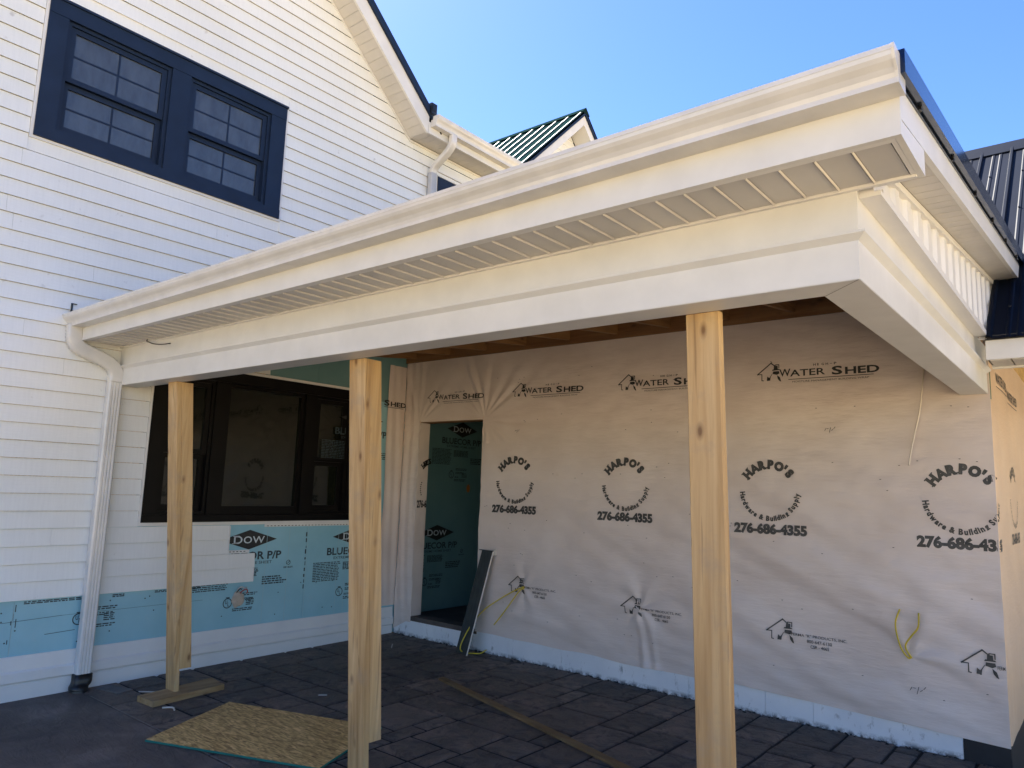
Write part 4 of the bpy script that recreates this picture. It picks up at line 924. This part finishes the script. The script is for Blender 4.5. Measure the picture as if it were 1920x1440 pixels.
spout(ds, 'elbow', [(cx, -3.468, 2.70), (cx, -3.468, 2.64), (cx, -3.462, 2.59), (cx, -3.435, 2.545), (cx, -3.38, 2.515), (cx, -3.27, 2.478), (cx, -3.20, 2.448), (cx, -3.155, 2.41), (cx, cy + .001, 2.36), (cx, cy, 2.30)], .075, .104, (1, 0, 0), crimp=1, seg=5)
m = MB(); ringsb = []
for t, (zz, ox, oy, sq) in enumerate(((.075, 0, 0, 1), (.02, 0, 0, 1), (.005, .0, -.004, .9), (-.005, .002, -.014, .5), (-.012, .004, -.022, .2), (-.03, .004, -.022, 0))):
    ring = []
    for k in range(20):
        a = 2 * math.pi * k / 20; ca, sa = math.cos(a), math.sin(a)
        rect = (max(-1, min(1, ca * 1.35)) * .045, max(-1, min(1, sa * 1.35)) * .06); cir = (ca * .066, sa * .066)
        ring.append((cx + ox * 3 + rect[0] * sq + cir[0] * (1 - sq), cy + oy + rect[1] * sq + cir[1] * (1 - sq), zz + .02))
    ringsb.append(ring)
for i in range(5):
    for rr_, dz in ((.066, 0), (.061, -.006)):
        ringsb.append([(cx + .012 + math.cos(2 * math.pi * k / 20) * rr_, cy - .022 + math.sin(2 * math.pi * k / 20) * rr_, -.012 - i * .009 + dz) for k in range(20)])
m.rings(ringsb).build('drain_boot', 'black', ds, smooth=True)

# ================================================================== posts
def post(label, fr_bot, fr_top, rear, fw=.140):
    o = thing('wooden_post', (fr_bot[0] + .07, fr_bot[1] + .05, fr_bot[2]), label, 'post', 'temporary posts under the porch beam')
    a = MB(); lumber(a, fr_bot, fr_top, fw, .038); a.build('front_board', 'post', o)
    if rear:
        zb, inset, wy = rear; t = (zb - fr_bot[2]) / (fr_top[2] - fr_bot[2]); q = [fr_bot[i] + (fr_top[i] - fr_bot[i]) * t for i in range(3)]
        b = MB(); lumber(b, (q[0] + fw - .038 - inset, q[1] + .0385, zb), (fr_top[0] + fw - .038 - inset, fr_top[1] + .0385, fr_top[2]), .038, wy); b.build('rear_board', 'post', o)
    return o
post('rough post standing on a short plank next to the white downspout', (.575, -2.748, .0175), (.634, -2.985, BZ - .001), (.175, .0, .089), .138)
post('rough post with its rear board cut short beside the strand board', (2.745, -2.768, gz(-2.76) - .001), (2.737, -2.936, BZ - .001), (.166, .001, .089))
post('rough knotty post nearest the open side of the porch', (4.898, -2.90, gz(-2.9) - .001), (4.858, -2.938, BZ - .001), (.4, .052, .089))
pk = MB(); q = [(.623, -2.973), (.836, -2.959), (.768, -2.386), (.530, -2.360)]
pk.hexa([(a, b, gz(b) + .002) for a, b in q] + [(a, b, gz(b) + .0415) for a, b in q])
tag(pk.build('plank', 'plank_y'), 'short weathered plank flat on the floor under the leaning post', 'plank')
ob = MB(); q = [(1.126, -2.548), (1.471, -3.298), (2.596, -2.849), (2.312, -2.146)]; hz = lambda a, b: gz(b) + .004
ob.add([(a, b, hz(a, b)) for a, b in q] + [(a, b, hz(a, b) + .0125) for a, b in q], [(4, 5, 6, 7)], 0); ob.add([(a, b, hz(a, b)) for a, b in q] + [(a, b, hz(a, b) + .0125) for a, b in q], [(0, 1, 5, 4), (1, 2, 6, 5), (2, 3, 7, 6), (3, 0, 4, 7), (3, 2, 1, 0)], 1)
tag(ob.build('strand_board_sheet', ['osb', 'green_edge']), 'sheet of strand board with green painted edge lying on the floor', 'board')
st = MB(); a0, a1 = Vector((1.735, -.985, 0)), Vector((4.25, -1.735, 0)); d_ = (a1 - a0).normalized(); n_ = Vector((-d_.y, d_.x, 0)) * -.046
q = [a0, a1, a1 + n_, a0 + n_]; st.hexa([(v.x, v.y, gz(v.y) + .001) for v in q] + [(v.x, v.y, gz(v.y) + (.024 if i < 2 else .017)) for i, v in enumerate(q)])
tag(st.build('lath_strip', 'plank_x'), 'long grey wooden strip lying across the dark paving', 'board')
# leaning channel by the door
lb = thing('leaning_board', (1.2, -.2, 0), 'dark grey channel board leaning on the wall beside the doorway', 'board')
b0, b1 = Vector((1.115, -.19, gz(-.19))), Vector((1.293, -.235, gz(-.235))); t0, t1 = Vector((1.268, -.034, .965)), Vector((1.418, -.050, .965)); th = Vector((.004, .012, .0))
a = MB(); a.hexa([b0, b1, b1 + th * .5, b0 + th * .5, t0, t1, t1 + th * .5, t0 + th * .5]); a.build('face', 'greyboard', lb)
a = MB(); e = (b1 - b0).normalized() * .005; a.hexa([b1, b1 + e, b1 + e + th, b1 + th, t1, t1 + e, t1 + e + th, t1 + th]); a.build('edge', 'scrap', lb)
a = MB(); a.hexa([t0 + Vector((-.03, -.012, 0)), t1 + Vector((.012, -.012, 0)), t1 + Vector((.012, .02, 0)), t0 + Vector((-.03, .02, 0)), t0 + Vector((-.03, -.012, .006)), t1 + Vector((.012, -.012, .006)), t1 + Vector((.012, .02, .006)), t0 + Vector((-.03, .02, .006))]); a.build('end_flange', 'black', lb)
bx('end_block', (1.420, -.045, .93), (1.440, -.012, .985), 'scrap', lb)

# ================================================================== cables and small stuff
def cable(name, strands, r, mat, label, cat='cable'):
    o = thing(name, tuple(strands[0][0]), label, cat)
    for s_ in strands: MB().tube(smooth_path(s_, 6), r, 8).build('strand', mat, o, smooth=True)
    return o
cable('electrical_cable', [[(1.79, .0, .665), (1.775, -.035, .66), (1.66, -.06, .60), (1.53, -.08, .52), (1.40, -.10, .43), (1.31, -.13, .33), (1.25, -.19, .20), (1.215, -.235, .06), (1.235, -.19, .012), (1.30, -.13, .006), (1.34, -.085, .006), (1.37, -.03, .035)],
    [(1.79, .0, .655), (1.76, -.04, .63), (1.68, -.06, .52), (1.57, -.07, .38), (1.49, -.075, .29)]], .0058, 'yellow', 'yellow cable hanging from the wrap beside the doorway down to the floor')
cable('electrical_cable', [[(5.035, .0, .565), (5.02, -.03, .565), (4.985, -.045, .62), (4.962, -.05, .71), (4.958, -.05, .79), (4.985, -.045, .87)], [(5.035, .0, .567), (5.035, -.03, .575), (5.01, -.045, .64), (5.05, -.05, .71), (5.09, -.05, .77), (5.096, -.045, .86)]], .0055, 'yellow', 'two yellow cable ends curling up from a hole low in the wrap')
cable('white_wire', [[(5.186, -.012, 2.47), (5.178, -.05, 2.35), (5.156, -.045, 2.19), (5.118, -.04, 2.03), (5.094, -.045, 1.92), (5.078, -.05, 1.82)]], .005, 'whitewire', 'thin white wire dangling down the wrap under the side beam', 'wire')
cable('black_wire', [[(.60, BY - .06, ZS + .004), (.60, BY - .065, 2.575), (.66, BY - .075, 2.56), (.76, BY - .085, 2.535), (.90, BY - .09, 2.515), (1.02, BY - .085, 2.512)]], .0045, 'black', 'black wire end poking out of the porch soffit', 'wire')
ws = thing('wire_stub', (-.005, -1.87, .52), 'blob of pale sealant with red wire ends on the blue foam', 'wire')
bm = bmesh.new(); bmesh.ops.create_icosphere(bm, subdivisions=3, radius=1)
for v in bm.verts:
    k_ = 1 + .35 * nv(v.co * 1.7); v.co = Vector((v.co.x * .018 * k_, v.co.y * .055 * k_, v.co.z * .062 * k_ + (-.012 if v.co.z < 0 else 0)))
me = bpy.data.meshes.new('sealant'); bm.to_mesh(me); bm.free(); me.materials.append(M['seal']); so_ = bpy.data.objects.new('sealant', me); COL.objects.link(so_); so_.parent = ws
for nm, mt, pts in (('red_wire', 'red', [(0, -1.86, .56), (.03, -1.845, .59), (.045, -1.82, .60), (.03, -1.80, .575), (.04, -1.815, .565)]), ('grey_wire', 'scrap', [(0, -1.88, .56), (.03, -1.90, .60), (.04, -1.87, .625), (.045, -1.84, .61), (.03, -1.81, .615)]), ('black_wire_end', 'black', [(0, -1.885, .57), (.035, -1.905, .585), (.045, -1.885, .61), (.03, -1.86, .60)])): MB().tube(smooth_path(pts, 5), .005, 6).build(nm, mt, ws, smooth=True)
# pale patch by the drain boot
q = [(.10, -3.04), (.34, -2.98), (.30, -2.86), (.05, -2.93)]
m = MB(); m.hexa([(a, b, gz(b) + .0005) for a, b in q] + [(a, b, gz(b) + .006) for a, b in q]); tag(m.build('concrete_scrap', 'oldconc'), 'thin pale concrete scrap lying beside the black drain boot', 'scrap')
# off-cuts on the floor
def scrap(pts, r, label, h=.006): 
    o = MB().tube(smooth_path([(a, b, gz(b) + h + i % 2 * .006) for i, (a, b) in enumerate(pts)], 4), r, 5).build('offcut', 'scrap'); tag(o, label, 'offcut', 'pale off-cuts scattered on the paving'); return o
from_px = [([(.40, -2.86), (.50, -2.80), (.54, -2.73), (.60, -2.70)], .004, 'curled pale off-cut lying between downspout and leaning post'),
           ([(.90, -2.92), (.96, -2.88), (1.01, -2.89)], .006, 'short pale chip on the paving in front of the plank'),
           ([(1.95, -2.05), (2.00, -1.98), (2.06, -1.98), (2.02, -1.93)], .005, 'forked pale off-cut behind the strand board sheet'),
           ([(.47, -.42), (.52, -.47), (.58, -.53)], .005, 'straight pale off-cut on the floor in front of the doorway'),
           ([(1.40, -1.98), (1.46, -1.95)], .004, 'tiny pale chip near the middle of the paving')]
for f_ in from_px: scrap(*f_)
c = MB(); c.add([(.24, -3.143, gz(-3.143) + .0012), (2.2, -3.139, gz(-3.139) + .0012), (2.2, -3.135, gz(-3.135) + .0012), (.24, -3.139, gz(-3.139) + .0012)], [(0, 1, 2, 3)])
tag(c.build('chalk_line', simple('chalk', (.30, .29, .28), .9)), kind='structure')
